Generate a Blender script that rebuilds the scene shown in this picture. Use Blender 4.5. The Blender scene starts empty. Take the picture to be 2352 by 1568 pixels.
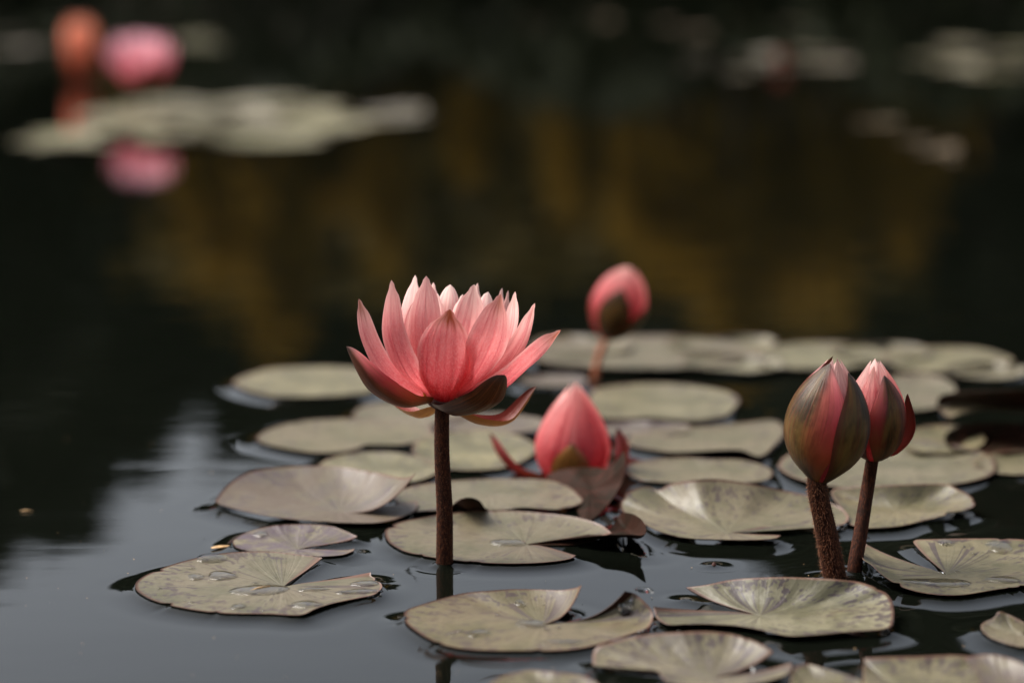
import bpy, math, random
import numpy as np
from mathutils import Vector

random.seed(7)
RNG = np.random.default_rng(7)
R = math.radians
S = bpy.context.scene
COL = S.collection

# ------------------------------------------------------------------ camera
CAM_H, PITCH, FPX = 0.341, R(9.2), 2352 * 85 / 36
cd = bpy.data.cameras.new('camera')
cam = bpy.data.objects.new('camera', cd)
COL.objects.link(cam)
cam.location = (0, 0, CAM_H)
cam.rotation_euler = (R(90) - PITCH, 0, 0)
cd.lens, cd.sensor_width = 85, 36
cd.clip_start, cd.clip_end = 0.05, 2000
cd.dof.use_dof = True
cd.dof.focus_distance = 1.325
cd.dof.aperture_fstop = 3.7
S.camera = cam

# ------------------------------------------------------------------ sky, sun, exposure
W = bpy.data.worlds.new('World')
S.world = W
W.use_nodes = True
wn, wl = W.node_tree.nodes, W.node_tree.links
wn.clear()
sky = wn.new('ShaderNodeTexSky')
sky.sky_type = 'NISHITA'
sky.sun_disc = False
SUN_EL, SUN_AZ = R(50), R(-68)          # azimuth from +Y towards +X
sky.sun_elevation = SUN_EL
sky.sun_rotation = SUN_AZ
sky.air_density, sky.dust_density, sky.ozone_density = 1.0, 4.0, 1.0
hsv = wn.new('ShaderNodeHueSaturation')
hsv.inputs['Saturation'].default_value = 0.42
bg = wn.new('ShaderNodeBackground')
bg.inputs['Strength'].default_value = 0.042
wo = wn.new('ShaderNodeOutputWorld')
wl.new(sky.outputs[0], hsv.inputs['Color'])
wl.new(hsv.outputs[0], bg.inputs['Color'])
wl.new(bg.outputs[0], wo.inputs['Surface'])

sd = bpy.data.lights.new('sun', 'SUN')
sd.energy, sd.angle, sd.color = 1.5, R(40), (1.0, 0.96, 0.91)
sun = bpy.data.objects.new('sun', sd)
COL.objects.link(sun)
sdir = Vector((math.sin(SUN_AZ) * math.cos(SUN_EL), math.cos(SUN_AZ) * math.cos(SUN_EL), math.sin(SUN_EL)))
sun.rotation_euler = sdir.to_track_quat('Z', 'Y').to_euler()

S.view_settings.view_transform = 'Standard'
S.view_settings.look = 'None'
S.view_settings.gamma = 1.0
S.view_settings.exposure = 2.0
S.view_settings.use_curve_mapping = False
S.cycles.use_denoising = True
S.cycles.max_bounces = 8
S.cycles.transparent_max_bounces = 8
S.cycles.sample_clamp_indirect = 6

# ------------------------------------------------------------------ pixel <-> pond
FWD = np.array([0, math.cos(PITCH), -math.sin(PITCH)])
UPV = np.array([0, math.sin(PITCH), math.cos(PITCH)])
CAMP = np.array([0, 0, CAM_H])

def ray(px, py):
    return FWD + np.array([1.0, 0, 0]) * ((px - 1176) / FPX) + UPV * ((784 - py) / FPX)

def at_z(px, py, z=0.0):                 # point at height z
    d = ray(px, py)
    return CAMP + d * ((z - CAM_H) / d[2])

def at_y(px, py, y):                     # point at distance y from the camera's plane
    d = ray(px, py)
    return CAMP + d * (y / d[1])

# ------------------------------------------------------------------ small helpers
def tag(o, label=None, cat=None, group=None, kind=None):
    if label: o['label'] = label
    if cat: o['category'] = cat
    if group: o['group'] = group
    if kind: o['kind'] = kind
    return o

def empty(name, loc, label, cat, group=None):
    o = bpy.data.objects.new(name, None)
    o.empty_display_size = 0.02
    COL.objects.link(o)
    o.location = loc
    return tag(o, label, cat, group)

def mesh_obj(name, verts, faces, mat, parent=None, uv=None, smooth=True, origin=None):
    """verts in world space; kept relative to origin (or the parent's place)."""
    verts = np.asarray(verts, dtype=float)
    org = np.array(parent.location) if parent is not None and origin is None else (np.array(origin) if origin is not None else np.zeros(3))
    me = bpy.data.meshes.new(name)
    me.from_pydata((verts - org).tolist(), [], faces if isinstance(faces, list) else faces.tolist())
    me.update()
    if smooth:
        me.polygons.foreach_set('use_smooth', np.ones(len(me.polygons), dtype=bool))
    if uv is not None:
        lay = me.uv_layers.new(name='UVMap')
        idx = np.empty(len(me.loops), dtype=np.int32)
        me.loops.foreach_get('vertex_index', idx)
        lay.data.foreach_set('uv', np.asarray(uv, dtype=np.float32)[idx].ravel())
    me.materials.append(mat)
    o = bpy.data.objects.new(name, me)
    COL.objects.link(o)
    if parent is not None:
        o.parent = parent
    if origin is not None and parent is None:
        o.location = org
    return o

def spline(pts, n, closed=False):
    """Catmull-Rom through pts (k x d), n samples, uniform in arc length."""
    p = np.asarray(pts, dtype=float)
    if closed:
        q = np.vstack([p[-1], p, p[0], p[1]])
    else:
        q = np.vstack([2 * p[0] - p[1], p, 2 * p[-1] - p[-2]])
    out = []
    m = 14
    for i in range(1, len(q) - 2):
        t = np.linspace(0, 1, m, endpoint=False)[:, None]
        a, b, c, d = q[i - 1], q[i], q[i + 1], q[i + 2]
        out.append(0.5 * ((2 * b) + (c - a) * t + (2 * a - 5 * b + 4 * c - d) * t ** 2 + (3 * b - a - 3 * c + d) * t ** 3))
    out = np.vstack(out + [q[-2][None]])
    dl = np.linalg.norm(np.diff(out[:, :min(3, out.shape[1])], axis=0), axis=1)
    L = np.concatenate([[0], np.cumsum(dl)])
    s = np.linspace(0, L[-1], n + (1 if closed else 0))
    if closed: s = s[:-1]
    return np.stack([np.interp(s, L, out[:, k]) for k in range(out.shape[1])], axis=1)

def grid_faces(nu, nv, flip=False):
    i, j = np.meshgrid(np.arange(nu - 1), np.arange(nv - 1), indexing='ij')
    a = (i * nv + j).ravel()
    f = np.stack([a, a + 1, a + nv + 1, a + nv], axis=1)
    return f[:, ::-1] if flip else f

# ------------------------------------------------------------------ materials
class NT:
    """Tiny wrapper for building node trees."""
    def __init__(s, name):
        s.m = bpy.data.materials.new(name)
        s.m.use_nodes = True
        s.t = s.m.node_tree
        s.t.nodes.clear()
        s.out = s.t.nodes.new('ShaderNodeOutputMaterial')
    def n(s, t, **kw):
        nd = s.t.nodes.new(t)
        for k, v in kw.items(): setattr(nd, k, v)
        return nd
    def put(s, sock, v):
        if hasattr(v, 'is_linked') or isinstance(v, bpy.types.NodeSocket): s.t.links.new(v, sock)
        elif isinstance(v, (tuple, list)) and len(v) == 3 and sock.type == 'RGBA': sock.default_value = (*v, 1)
        else: sock.default_value = v
    def math(s, op, a, b=0.0, c=None, clamp=False):
        nd = s.n('ShaderNodeMath', operation=op, use_clamp=clamp)
        s.put(nd.inputs[0], a); s.put(nd.inputs[1], b)
        if c is not None: s.put(nd.inputs[2], c)
        return nd.outputs[0]
    def mix(s, f, a, b, mode='MIX'):
        nd = s.n('ShaderNodeMix', data_type='RGBA', blend_type=mode)
        s.put(nd.inputs[0], f); s.put(nd.inputs[6], a); s.put(nd.inputs[7], b)
        return nd.outputs[2]
    def ramp(s, f, stops, interp='LINEAR'):
        nd = s.n('ShaderNodeValToRGB')
        cr = nd.color_ramp
        cr.interpolation = interp
        while len(cr.elements) < len(stops): cr.elements.new(0.5)
        for e, (p, c) in zip(cr.elements, stops):
            e.position = p
            e.color = (*c, 1) if isinstance(c, tuple) else (c, c, c, 1)
        s.put(nd.inputs[0], f)
        return nd.outputs[0]
    def smooth(s, f, a, b):
        nd = s.n('ShaderNodeMapRange', interpolation_type='SMOOTHSTEP')
        s.put(nd.inputs[0], f); s.put(nd.inputs[1], a); s.put(nd.inputs[2], b)
        return nd.outputs[0]
    def noise(s, vec, scale, detail=3, rough=0.55, dist=0.0):
        nd = s.n('ShaderNodeTexNoise')
        s.put(nd.inputs['Vector'], vec); nd.inputs['Scale'].default_value = scale
        nd.inputs['Detail'].default_value = detail; nd.inputs['Roughness'].default_value = rough
        nd.inputs['Distortion'].default_value = dist
        return nd.outputs[0]
    def xyz(s, x, y, z=0.0):
        nd = s.n('ShaderNodeCombineXYZ')
        for k, v in enumerate((x, y, z)): s.put(nd.inputs[k], v)
        return nd.outputs[0]
    def uv(s):
        nd = s.n('ShaderNodeSeparateXYZ')
        s.t.links.new(s.n('ShaderNodeUVMap').outputs[0], nd.inputs[0])
        return nd.outputs[0], nd.outputs[1]
    def obj(s):
        return s.n('ShaderNodeTexCoord').outputs['Object']
    def prop(s, name):
        return s.n('ShaderNodeAttribute', attribute_type='OBJECT', attribute_name=name).outputs['Fac']
    def rnd(s):
        return s.n('ShaderNodeObjectInfo').outputs['Random']
    def bump(s, h, strength, dist):
        nd = s.n('ShaderNodeBump')
        nd.inputs['Strength'].default_value = strength; nd.inputs['Distance'].default_value = dist
        s.put(nd.inputs['Height'], h)
        return nd.outputs[0]
    def bsdf(s, col, rough=0.5, spec=0.5, normal=None, **kw):
        nd = s.n('ShaderNodeBsdfPrincipled')
        s.put(nd.inputs['Base Color'], col); s.put(nd.inputs['Roughness'], rough)
        s.put(nd.inputs['Specular IOR Level'], spec)
        for k, v in kw.items(): s.put(nd.inputs[k.replace('_', ' ')], v)
        if normal is not None: s.t.links.new(normal, nd.inputs['Normal'])
        return nd.outputs[0]
    def mixs(s, f, a, b):
        nd = s.n('ShaderNodeMixShader')
        s.put(nd.inputs[0], f); s.t.links.new(a, nd.inputs[1]); s.t.links.new(b, nd.inputs[2])
        return nd.outputs[0]
    def done(s, sh):
        s.t.links.new(sh, s.out.inputs['Surface'])
        return s.m

def m_petal():
    k = NT('petal')
    u, v = k.uv()
    pale, spot, rnd, cool = k.prop('pale'), k.prop('tipspot'), k.rnd(), k.prop('cool')
    seed = k.math('MULTIPLY', rnd, 37.0)
    deep = k.ramp(u, [(0.0, (0.58, 0.015, 0.03)), (0.2, (0.66, 0.035, 0.055)), (0.45, (0.76, 0.095, 0.12)), (0.75, (0.84, 0.23, 0.23)), (1.0, (0.88, 0.44, 0.38))])
    light = k.ramp(u, [(0.0, (0.72, 0.06, 0.08)), (0.35, (0.82, 0.22, 0.225)), (0.68, (0.92, 0.49, 0.45)), (1.0, (0.96, 0.88, 0.78))])
    base = k.mix(pale, deep, light)
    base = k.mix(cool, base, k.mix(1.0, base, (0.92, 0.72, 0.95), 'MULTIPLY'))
    # veins that run the length of the petal
    vein = k.noise(k.xyz(k.math('MULTIPLY', v, 13.0), k.math('MULTIPLY', u, 2.1), seed), 1.0, 4, 0.6, 0.4)
    veinf = k.smooth(vein, 0.44, 0.66)
    base = k.mix(k.math('MULTIPLY', veinf, 0.4), base, k.mix(1.0, base, (0.78, 0.34, 0.42), 'MULTIPLY'))
    broad = k.noise(k.xyz(k.math('MULTIPLY', v, 6.5), k.math('MULTIPLY', u, 1.1), k.math('ADD', seed, 9.0)), 1.0, 4, 0.6, 0.5)
    base = k.mix(k.math('MULTIPLY', k.smooth(broad, 0.50, 0.70), 0.75), base, k.mix(1.0, base, (0.78, 0.36, 0.46), 'MULTIPLY'))
    # broad blotches and pale bloom
    blot = k.noise(k.xyz(k.math('MULTIPLY', v, 3.2), k.math('MULTIPLY', u, 3.0), seed), 1.6, 4, 0.6)
    base = k.mix(k.math('MULTIPLY', k.smooth(blot, 0.45, 0.72), 0.45), base, k.mix(1.0, base, (0.78, 0.45, 0.55), 'MULTIPLY'))
    fine = k.noise(k.xyz(k.math('MULTIPLY', v, 60.0), k.math('MULTIPLY', u, 45.0), seed), 1.0, 3, 0.7)
    base = k.mix(k.math('MULTIPLY', k.smooth(fine, 0.40, 0.75), 0.32), base, (0.95, 0.66, 0.62))
    # faded margins
    edge = k.math('ABSOLUTE', k.math('SUBTRACT', v, 0.5))
    base = k.mix(k.math('MULTIPLY', k.smooth(edge, 0.36, 0.5), 0.45), base, (0.88, 0.55, 0.50))
    rib = k.math('MULTIPLY', k.math('SUBTRACT', 1.0, k.smooth(k.math('ABSOLUTE', k.math('ADD', k.math('SUBTRACT', v, 0.5), k.math('MULTIPLY', k.math('SUBTRACT', blot, 0.5), 0.05))), 0.0, 0.035)), 0.5)
    base = k.mix(k.math('MULTIPLY', rib, k.math('SUBTRACT', 1.0, k.smooth(u, 0.5, 1.0))), base, k.mix(1.0, base, (0.75, 0.3, 0.4), 'MULTIPLY'))
    # browned tips
    wob = k.math('ADD', u, k.math('MULTIPLY', k.math('SUBTRACT', vein, 0.5), 0.16))
    near = k.math('SUBTRACT', 1.0, k.math('MULTIPLY', edge, 1.5))
    tip = k.math('MULTIPLY', k.math('MULTIPLY', k.smooth(wob, 0.80, 0.95), spot), near)
    base = k.mix(tip, base, (0.30, 0.065, 0.015))
    nb = k.bump(k.math('ADD', vein, k.math('ADD', k.math('MULTIPLY', fine, 0.35), k.math('MULTIPLY', broad, 1.5))), 0.6, 0.0016)
    p = k.bsdf(base, 0.5, 0.25, nb)
    tr = k.n('ShaderNodeBsdfTranslucent')
    k.put(tr.inputs[0], k.mix(0.06, base, (1.0, 0.70, 0.62)))
    return k.done(k.mixs(0.62, p, tr.outputs[0]))

def m_sepal():
    k = NT('sepal')
    u, v = k.uv()
    red, pl, pr, tan = k.prop('red'), k.prop('pink_low'), k.prop('pink_high'), k.prop('tan')
    seed = k.math('MULTIPLY', k.rnd(), 51.0)
    vein = k.noise(k.xyz(k.math('MULTIPLY', v, 30.0), k.math('MULTIPLY', u, 1.5), seed), 1.0, 4, 0.65, 0.3)
    blot = k.noise(k.xyz(k.math('MULTIPLY', v, 4.0), k.math('MULTIPLY', u, 2.5), seed), 1.0, 4, 0.6)
    olive = k.mix(k.smooth(blot, 0.35, 0.7), (0.026, 0.015, 0.004), (0.150, 0.085, 0.022))
    olive = k.mix(k.math('MULTIPLY', k.smooth(vein, 0.45, 0.75), 0.8), olive, (0.14, 0.030, 0.014))
    olive = k.mix(k.math('MULTIPLY', k.smooth(k.math('ABSOLUTE', k.math('SUBTRACT', v, 0.5)), 0.34, 0.5), 0.7), olive, (0.10, 0.018, 0.012))
    olive = k.mix(tan, olive, k.mix(k.smooth(vein, 0.4, 0.7), (0.42, 0.19, 0.04), (0.24, 0.09, 0.02)))
    rb = k.mix(k.smooth(vein, 0.4, 0.7), (0.30, 0.035, 0.022), (0.13, 0.018, 0.012))
    outc = k.mix(red, olive, rb)
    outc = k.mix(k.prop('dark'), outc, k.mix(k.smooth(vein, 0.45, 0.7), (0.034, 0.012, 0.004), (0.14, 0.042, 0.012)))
    # the strip that was folded under its neighbour stays pink
    vw = k.math('ADD', v, k.math('MULTIPLY', k.math('SUBTRACT', blot, 0.5), 0.34))
    lo = k.math('MULTIPLY', k.math('SUBTRACT', 1.0, k.smooth(vw, 0.12, 0.42)), pl)
    hi = k.math('MULTIPLY', k.smooth(vw, 0.54, 0.98), pr)
    pinkc = k.ramp(u, [(0.0, (0.16, 0.07, 0.016)), (0.28, (0.42, 0.06, 0.028)), (0.55, (0.60, 0.055, 0.065)), (0.75, (0.70, 0.13, 0.14)), (1.0, (0.62, 0.26, 0.24))])
    pinkc = k.mix(k.math('MULTIPLY', k.smooth(vein, 0.45, 0.75), 0.5), pinkc, (0.24, 0.09, 0.03))
    outc = k.mix(k.math('MAXIMUM', lo, hi), outc, pinkc)
    outc = k.mix(k.math('MULTIPLY', k.smooth(u, 0.87, 1.0), 0.75), outc, (0.045, 0.035, 0.028))
    speck = k.noise(k.xyz(k.math('MULTIPLY', v, 70.0), k.math('MULTIPLY', u, 90.0), seed), 1.0, 2, 0.5)
    outc = k.mix(k.math('MULTIPLY', k.smooth(speck, 0.735, 0.79), 0.7), outc, (0.45, 0.33, 0.18))
    inc = k.ramp(u, [(0.0, (0.55, 0.12, 0.08)), (0.5, (0.26, 0.045, 0.03)), (1.0, (0.08, 0.02, 0.012))])
    geo = k.n('ShaderNodeNewGeometry')
    col = k.mix(geo.outputs['Backfacing'], outc, inc)
    nb = k.bump(vein, 0.4, 0.0007)
    p = k.bsdf(col, 0.36, 0.22, nb)
    tr = k.n('ShaderNodeBsdfTranslucent')
    k.put(tr.inputs[0], col)
    return k.done(k.mixs(0.14, p, tr.outputs[0]))

def m_stem():
    k = NT('stem')
    o = k.obj()
    mp = k.n('ShaderNodeMapping'); mp.inputs['Scale'].default_value = (1, 1, 0.35)
    k.put(mp.inputs[0], o)
    a = k.noise(mp.outputs[0], 900, 4, 0.7)
    b = k.noise(o, 120, 3, 0.6)
    c = k.mix(k.smooth(a, 0.4, 0.7), (0.022, 0.007, 0.004), (0.095, 0.028, 0.011))
    c = k.mix(k.math('MULTIPLY', k.smooth(b, 0.45, 0.7), 0.5), c, (0.014, 0.007, 0.004))
    return k.done(k.bsdf(c, 0.7, 0.1, k.bump(a, 0.6, 0.0012)))

def m_plain(name, col, rough=0.6, spec=0.3, var=0.35, scale=400):
    k = NT(name)
    a = k.noise(k.obj(), scale, 4, 0.65)
    c = k.mix(k.smooth(a, 0.3, 0.7), tuple(x * (1 - var) for x in col), tuple(min(1, x * (1 + var)) for x in col))
    return k.done(k.bsdf(c, rough, spec, k.bump(a, 0.3, 0.0005)))

def m_pad():
    k = NT('lily_pad')
    u, v = k.uv()                        # u centre -> rim, v round the leaf
    pur, brn, mot, rnd = k.prop('purple'), k.prop('brown'), k.prop('mottle'), k.rnd()
    seed = k.math('MULTIPLY', rnd, 63.0)
    o = k.obj()
    big = k.noise(o, 22, 4, 0.6)
    mid = k.noise(o, 75, 4, 0.65)
    base = k.mix(k.smooth(big, 0.35, 0.68), (0.078, 0.070, 0.033), (0.200, 0.180, 0.106))
    hue = k.n('ShaderNodeTexWhiteNoise', noise_dimensions='1D'); k.put(hue.inputs['W'], seed)
    base = k.mix(k.math('MULTIPLY', k.smooth(hue.outputs['Value'], 0.1, 1.0), 0.85), base, k.mix(1.0, base, (1.06, 1.0, 0.76), 'MULTIPLY'))
    base = k.mix(k.math('MULTIPLY', k.smooth(mid, 0.48, 0.66), 0.6), base, (0.055, 0.052, 0.014))
    bl = k.noise(o, 42, 5, 0.7, 0.8)
    base = k.mix(k.math('MULTIPLY', k.smooth(bl, 0.60, 0.70), 0.55), base, (0.060, 0.034, 0.016))
    # pale heart with veins running out of it
    vein = k.noise(k.xyz(k.math('MULTIPLY', v, 85.0), k.math('MULTIPLY', u, 1.3), seed), 1.0, 2, 0.5, 0.5)
    veinf = k.math('MULTIPLY', k.smooth(vein, 0.52, 0.66), k.math('SUBTRACT', 1.0, k.smooth(u, 0.4, 1.0)))
    base = k.mix(k.math('MULTIPLY', veinf, 0.2), base, (0.15, 0.145, 0.08))
    # purple flecks, drawn out along the radius and denser to the rim
    w1 = k.noise(k.xyz(k.math('MULTIPLY', v, 85.0), k.math('MULTIPLY', u, 11.0), seed), 1.0, 3, 0.55, 0.6)
    w2 = k.noise(k.xyz(k.math('MULTIPLY', v, 22.0), k.math('MULTIPLY', u, 5.0), seed), 1.0, 2, 0.5, 0.3)
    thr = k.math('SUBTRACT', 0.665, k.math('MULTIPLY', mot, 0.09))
    thr = k.math('SUBTRACT', thr, k.math('MULTIPLY', k.smooth(u, 0.3, 1.0), 0.085))  # extra rim flecks also paint the darker look of tilted rims into the colour
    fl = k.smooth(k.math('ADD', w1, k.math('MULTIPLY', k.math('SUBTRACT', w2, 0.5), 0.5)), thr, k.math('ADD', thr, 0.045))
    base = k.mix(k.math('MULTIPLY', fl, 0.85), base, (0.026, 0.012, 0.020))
    base = k.mix(k.math('MULTIPLY', k.prop('yellow'), 0.8), base, k.mix(k.smooth(mid, 0.35, 0.65), (0.22, 0.19, 0.05), (0.10, 0.105, 0.03)))
    base = k.mix(k.math('MULTIPLY', pur, k.smooth(mid, 0.25, 0.7)), base, (0.075, 0.050, 0.062))
    base = k.mix(k.math('MULTIPLY', brn, k.smooth(big, 0.3, 0.65)), base, (0.085, 0.058, 0.034))
    # thin rust-red margin
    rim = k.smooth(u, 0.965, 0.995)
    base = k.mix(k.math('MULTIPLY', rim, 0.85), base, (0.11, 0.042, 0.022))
    # underside: dull wine brown
    geo = k.n('ShaderNodeNewGeometry')
    tg = k.n('ShaderNodeAttribute', attribute_type='GEOMETRY', attribute_name='underside').outputs['Fac']
    base = k.mix(tg, base, k.mix(k.smooth(mid, 0.35, 0.65), (0.012, 0.008, 0.004), (0.034, 0.014, 0.009)))
    hgt = k.math('ADD', k.math('MULTIPLY', vein, 0.5), k.math('MULTIPLY', mid, 0.9))
    nb = k.bump(hgt, 0.5, 0.0013)
    rgh = k.ramp(k.noise(o, 160, 3, 0.6), [(0.3, 0.46), (0.7, 0.60)])
    return k.done(k.bsdf(base, k.mix(tg, rgh, (0.6, 0.6, 0.6)), k.math('SUBTRACT', 0.5, k.math('MULTIPLY', tg, 0.46)), nb, IOR=1.56))

def m_water():
    k = NT('pond_water')
    o = k.obj()
    mp = k.n('ShaderNodeMapping'); mp.inputs['Scale'].default_value = (0.55, 1.0, 1.0)
    k.put(mp.inputs[0], o)
    a = k.noise(mp.outputs[0], 9.0, 2, 0.5)
    b = k.noise(mp.outputs[0], 38.0, 2, 0.5)
    h = k.math('ADD', a, k.math('MULTIPLY', b, 0.10))
    return k.done(k.bsdf((0.0034, 0.0042, 0.0028), 0.025, 0.5, k.bump(h, 1.0, 0.00035), IOR=1.333))

def m_drop():
    k = NT('clear_water')
    return k.done(k.bsdf((1, 1, 1), 0.0, 0.5, None, IOR=1.333, Transmission_Weight=1.0))

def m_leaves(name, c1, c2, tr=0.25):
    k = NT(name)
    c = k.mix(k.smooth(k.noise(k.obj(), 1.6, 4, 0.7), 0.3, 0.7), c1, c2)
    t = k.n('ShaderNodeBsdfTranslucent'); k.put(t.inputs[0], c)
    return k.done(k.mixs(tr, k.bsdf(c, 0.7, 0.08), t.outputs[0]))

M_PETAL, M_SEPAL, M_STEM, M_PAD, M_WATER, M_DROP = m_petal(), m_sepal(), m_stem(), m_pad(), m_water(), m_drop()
M_HAIR = m_plain('stem_hair', (0.17, 0.062, 0.024), 0.7)
M_CUP = m_plain('flower_base', (0.07, 0.02, 0.012), 0.6)
M_STAMEN = m_plain('stamen', (0.75, 0.42, 0.06), 0.6)
M_STRAW = m_plain('straw', (0.55, 0.34, 0.16), 0.6)
M_BARK = m_plain('bark', (0.05, 0.038, 0.028), 0.9, 0.2, 0.4, 12)
M_DIMPAD = m_plain('dim_pad', (0.075, 0.055, 0.034), 0.8, 0.1, 0.4, 30)  # far pads mirroring the trees: their dimness put into a dull brown
M_EARTH = m_plain('earth', (0.018, 0.016, 0.010), 0.95, 0.1, 0.4, 3)
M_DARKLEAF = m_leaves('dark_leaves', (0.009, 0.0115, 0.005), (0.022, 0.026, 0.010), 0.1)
M_GOLDLEAF = m_leaves('golden_leaves', (0.15, 0.085, 0.007), (0.28, 0.160, 0.013), 0.3)
M_OLIVELEAF = m_leaves('olive_leaves', (0.07, 0.052, 0.010), (0.14, 0.095, 0.020), 0.2)

# ------------------------------------------------------------------ large structure: pond bed, banks, woods
def terrain():
    xs = np.concatenate([np.linspace(-400, -45, 14), np.linspace(-40, 40, 61), np.linspace(45, 400, 14)])
    ys = np.concatenate([np.linspace(-300, -12, 12), np.linspace(-10, 40, 60), np.linspace(44, 700, 24)])
    X, Y = np.meshgrid(xs, ys, indexing='ij')
    e = np.maximum(np.maximum((Y - 18.6 - 0.5 * np.sin(X * 0.7)), (-4 - Y)), (np.abs(X) - 30)) 
    Z = np.where(e < 0, -0.7 + 0.0 * e, -0.7 + np.minimum(e * 0.8, 1.0) + np.clip(e - 1.2, 0, 60) * 0.02)
    Z += 0.05 * np.sin(X * 1.3) * np.cos(Y * 1.1) * (e > 0)
    v = np.stack([X.ravel(), Y.ravel(), Z.ravel()], 1)
    return tag(mesh_obj('ground', v, grid_faces(len(xs), len(ys), True), M_EARTH), kind='structure')
terrain()

def leaf_cards(cent, size, rng):
    """two-triangle leaves about the given centres, random turn."""
    n = len(cent)
    a = rng.normal(size=(n, 3)); a /= np.linalg.norm(a, axis=1)[:, None]
    b = rng.normal(size=(n, 3)); b -= a * (a * b).sum(1)[:, None]; b /= np.linalg.norm(b, axis=1)[:, None]
    s = size * rng.uniform(0.6, 1.3, (n, 1))
    v = np.stack([cent - a * s, cent + b * s * 0.55, cent + a * s, cent - b * s * 0.55], 1).reshape(-1, 3)
    f = np.arange(n * 4).reshape(-1, 4)
    return v, f

def tube(path, rad, sides=10):
    path = np.asarray(path, float); rad = np.broadcast_to(rad, (len(path),))
    T = np.gradient(path, axis=0); T /= np.linalg.norm(T, axis=1)[:, None]
    ref = np.array([0, 1.0, 0]) if abs(T[0][1]) < 0.8 else np.array([1.0, 0, 0])
    A = np.cross(T, ref); A /= np.linalg.norm(A, axis=1)[:, None]
    B = np.cross(T, A)
    th = np.linspace(0, 2 * np.pi, sides, endpoint=False)
    v = path[:, None] + rad[:, None, None] * (np.cos(th)[None, :, None] * A[:, None] + np.sin(th)[None, :, None] * B[:, None])
    f = []
    n = len(path)
    for i in range(n - 1):
        for j in range(sides):
            f.append([i * sides + j, i * sides + (j + 1) % sides, (i + 1) * sides + (j + 1) % sides, (i + 1) * sides + j])
    f.append(list(range(sides))[::-1]); f.append([(n - 1) * sides + j for j in range(sides)])
    return v.reshape(-1, 3), f

def join(parts):
    V, F, k = [], [], 0
    for v, f in parts:
        V.append(np.asarray(v)); F += [[int(i) + k for i in q] for q in f]; k += len(v)
    return np.vstack(V), F

def make_tree(name, label, cat, group, h, cr, mat, nleaf, leaf, seed, trunk_h=0.35, skirt=0.12):
    rng = np.random.default_rng(seed)
    t = empty(name, (0, 0, 0), label, cat, group)
    parts = [tube([(0, 0, -0.3), (0.05, 0, h * 0.3), (-0.05, 0.05, h * 0.6), (0, 0, h * 0.93)], np.array([0.035, 0.028, 0.018, 0.006]) * h)]
    for k in range(7):
        an = k * 2.4; z0 = h * (trunk_h + 0.07 * k)
        parts.append(tube([(0, 0, z0), (math.cos(an) * cr * 0.45, math.sin(an) * cr * 0.45, z0 + h * 0.06), (math.cos(an) * cr * 0.8, math.sin(an) * cr * 0.8, z0 + h * 0.13)], np.array([0.012, 0.008, 0.003]) * h, 6))
    mesh_obj('trunk', *join(parts), M_BARK, t)
    # clumps of leaves through the crown's volume
    cl = []
    while len(cl) < 26:
        p = rng.uniform(-1, 1, 3)
        if (p ** 2).sum() < 1: cl.append(p)
    cl = np.array(cl) * np.array([cr * 0.8, cr * 0.8, h * (0.5 - skirt * 0.5)]) + np.array([0, 0, h * (0.5 + skirt * 0.5)])
    idx = rng.integers(0, len(cl), nleaf)
    g = rng.normal(size=(nleaf, 3)) * np.array([cr * 0.22, cr * 0.22, h * 0.075])
    c = cl[idx] + g
    c[:, 2] = np.maximum(c[:, 2], h * skirt * 0.6)
    mesh_obj('crown', *leaf_cards(c, leaf, rng), mat, t, smooth=False)
    return t

def copy_thing(t):
    c = t.copy(); COL.objects.link(c)
    for ch in t.children:
        d = ch.copy(); COL.objects.link(d); d.parent = c
        for g in ch.children:
            e = g.copy(); COL.objects.link(e); e.parent = d
    return c

def woods():
    rng = np.random.default_rng(3)
    n = 26000
    x = rng.uniform(-20, 20, n)
    hh = np.interp(x, [-20, -6.2, -5.2, -4.55, -4.2, -3.75, -3.3, -2.6, -1.5, 0, 1.5, 3.0, 3.6, 4.3, 6.5, 20],
                   [8.0, 7.5, 6.5, 5.7, 5.4, 6.0, 5.6, 6.3, 6.0, 6.4, 6.0, 6.6, 8.0, 9.2, 9.4, 9.8])
    hh = hh + 0.25 * np.sin(x * 5.1) + 0.2 * np.sin(x * 11.3)
    c = np.stack([x, rng.uniform(30.5, 33, n), hh * rng.uniform(0, 1, n) ** 0.85], 1)
    c[:, 2] += 0.1
    v, f = leaf_cards(c, 0.42, rng)
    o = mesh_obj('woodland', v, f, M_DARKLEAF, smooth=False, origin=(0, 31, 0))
    tag(o, 'dark mass of woodland along the far bank', 'woodland', kind='stuff')
woods()

def undergrowth():
    rng = np.random.default_rng(9)
    n = 14000
    x, y = rng.uniform(-9, 9, n), rng.uniform(19.0, 22.0, n)
    c = np.stack([x, y, rng.uniform(0, 1, n) ** 1.3 * (0.55 + 0.25 * np.sin(x * 2.1) + (y - 19) * 0.15)], 1)
    v, f = leaf_cards(c, 0.11, rng)
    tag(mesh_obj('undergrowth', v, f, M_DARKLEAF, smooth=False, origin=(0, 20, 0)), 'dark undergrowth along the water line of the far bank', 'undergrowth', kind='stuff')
undergrowth()
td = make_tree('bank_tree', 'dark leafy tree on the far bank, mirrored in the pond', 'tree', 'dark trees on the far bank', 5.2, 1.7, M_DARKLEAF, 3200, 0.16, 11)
for i, (x, y, s, rz) in enumerate([(-7.6, 25, 1.02, 0), (-6.0, 26.5, 0.94, 1), (2.9, 27, 0.92, 2.2), (5.1, 25.5, 1.22, 3.1), (7.3, 26.5, 1.35, 4.5), (0.3, 27.5, 0.84, 5.2)]):
    t = td if i == 0 else copy_thing(td)
    t.location = (x, y, 0.2); t.scale = (s, s, s); t.rotation_euler.z = rz
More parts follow.
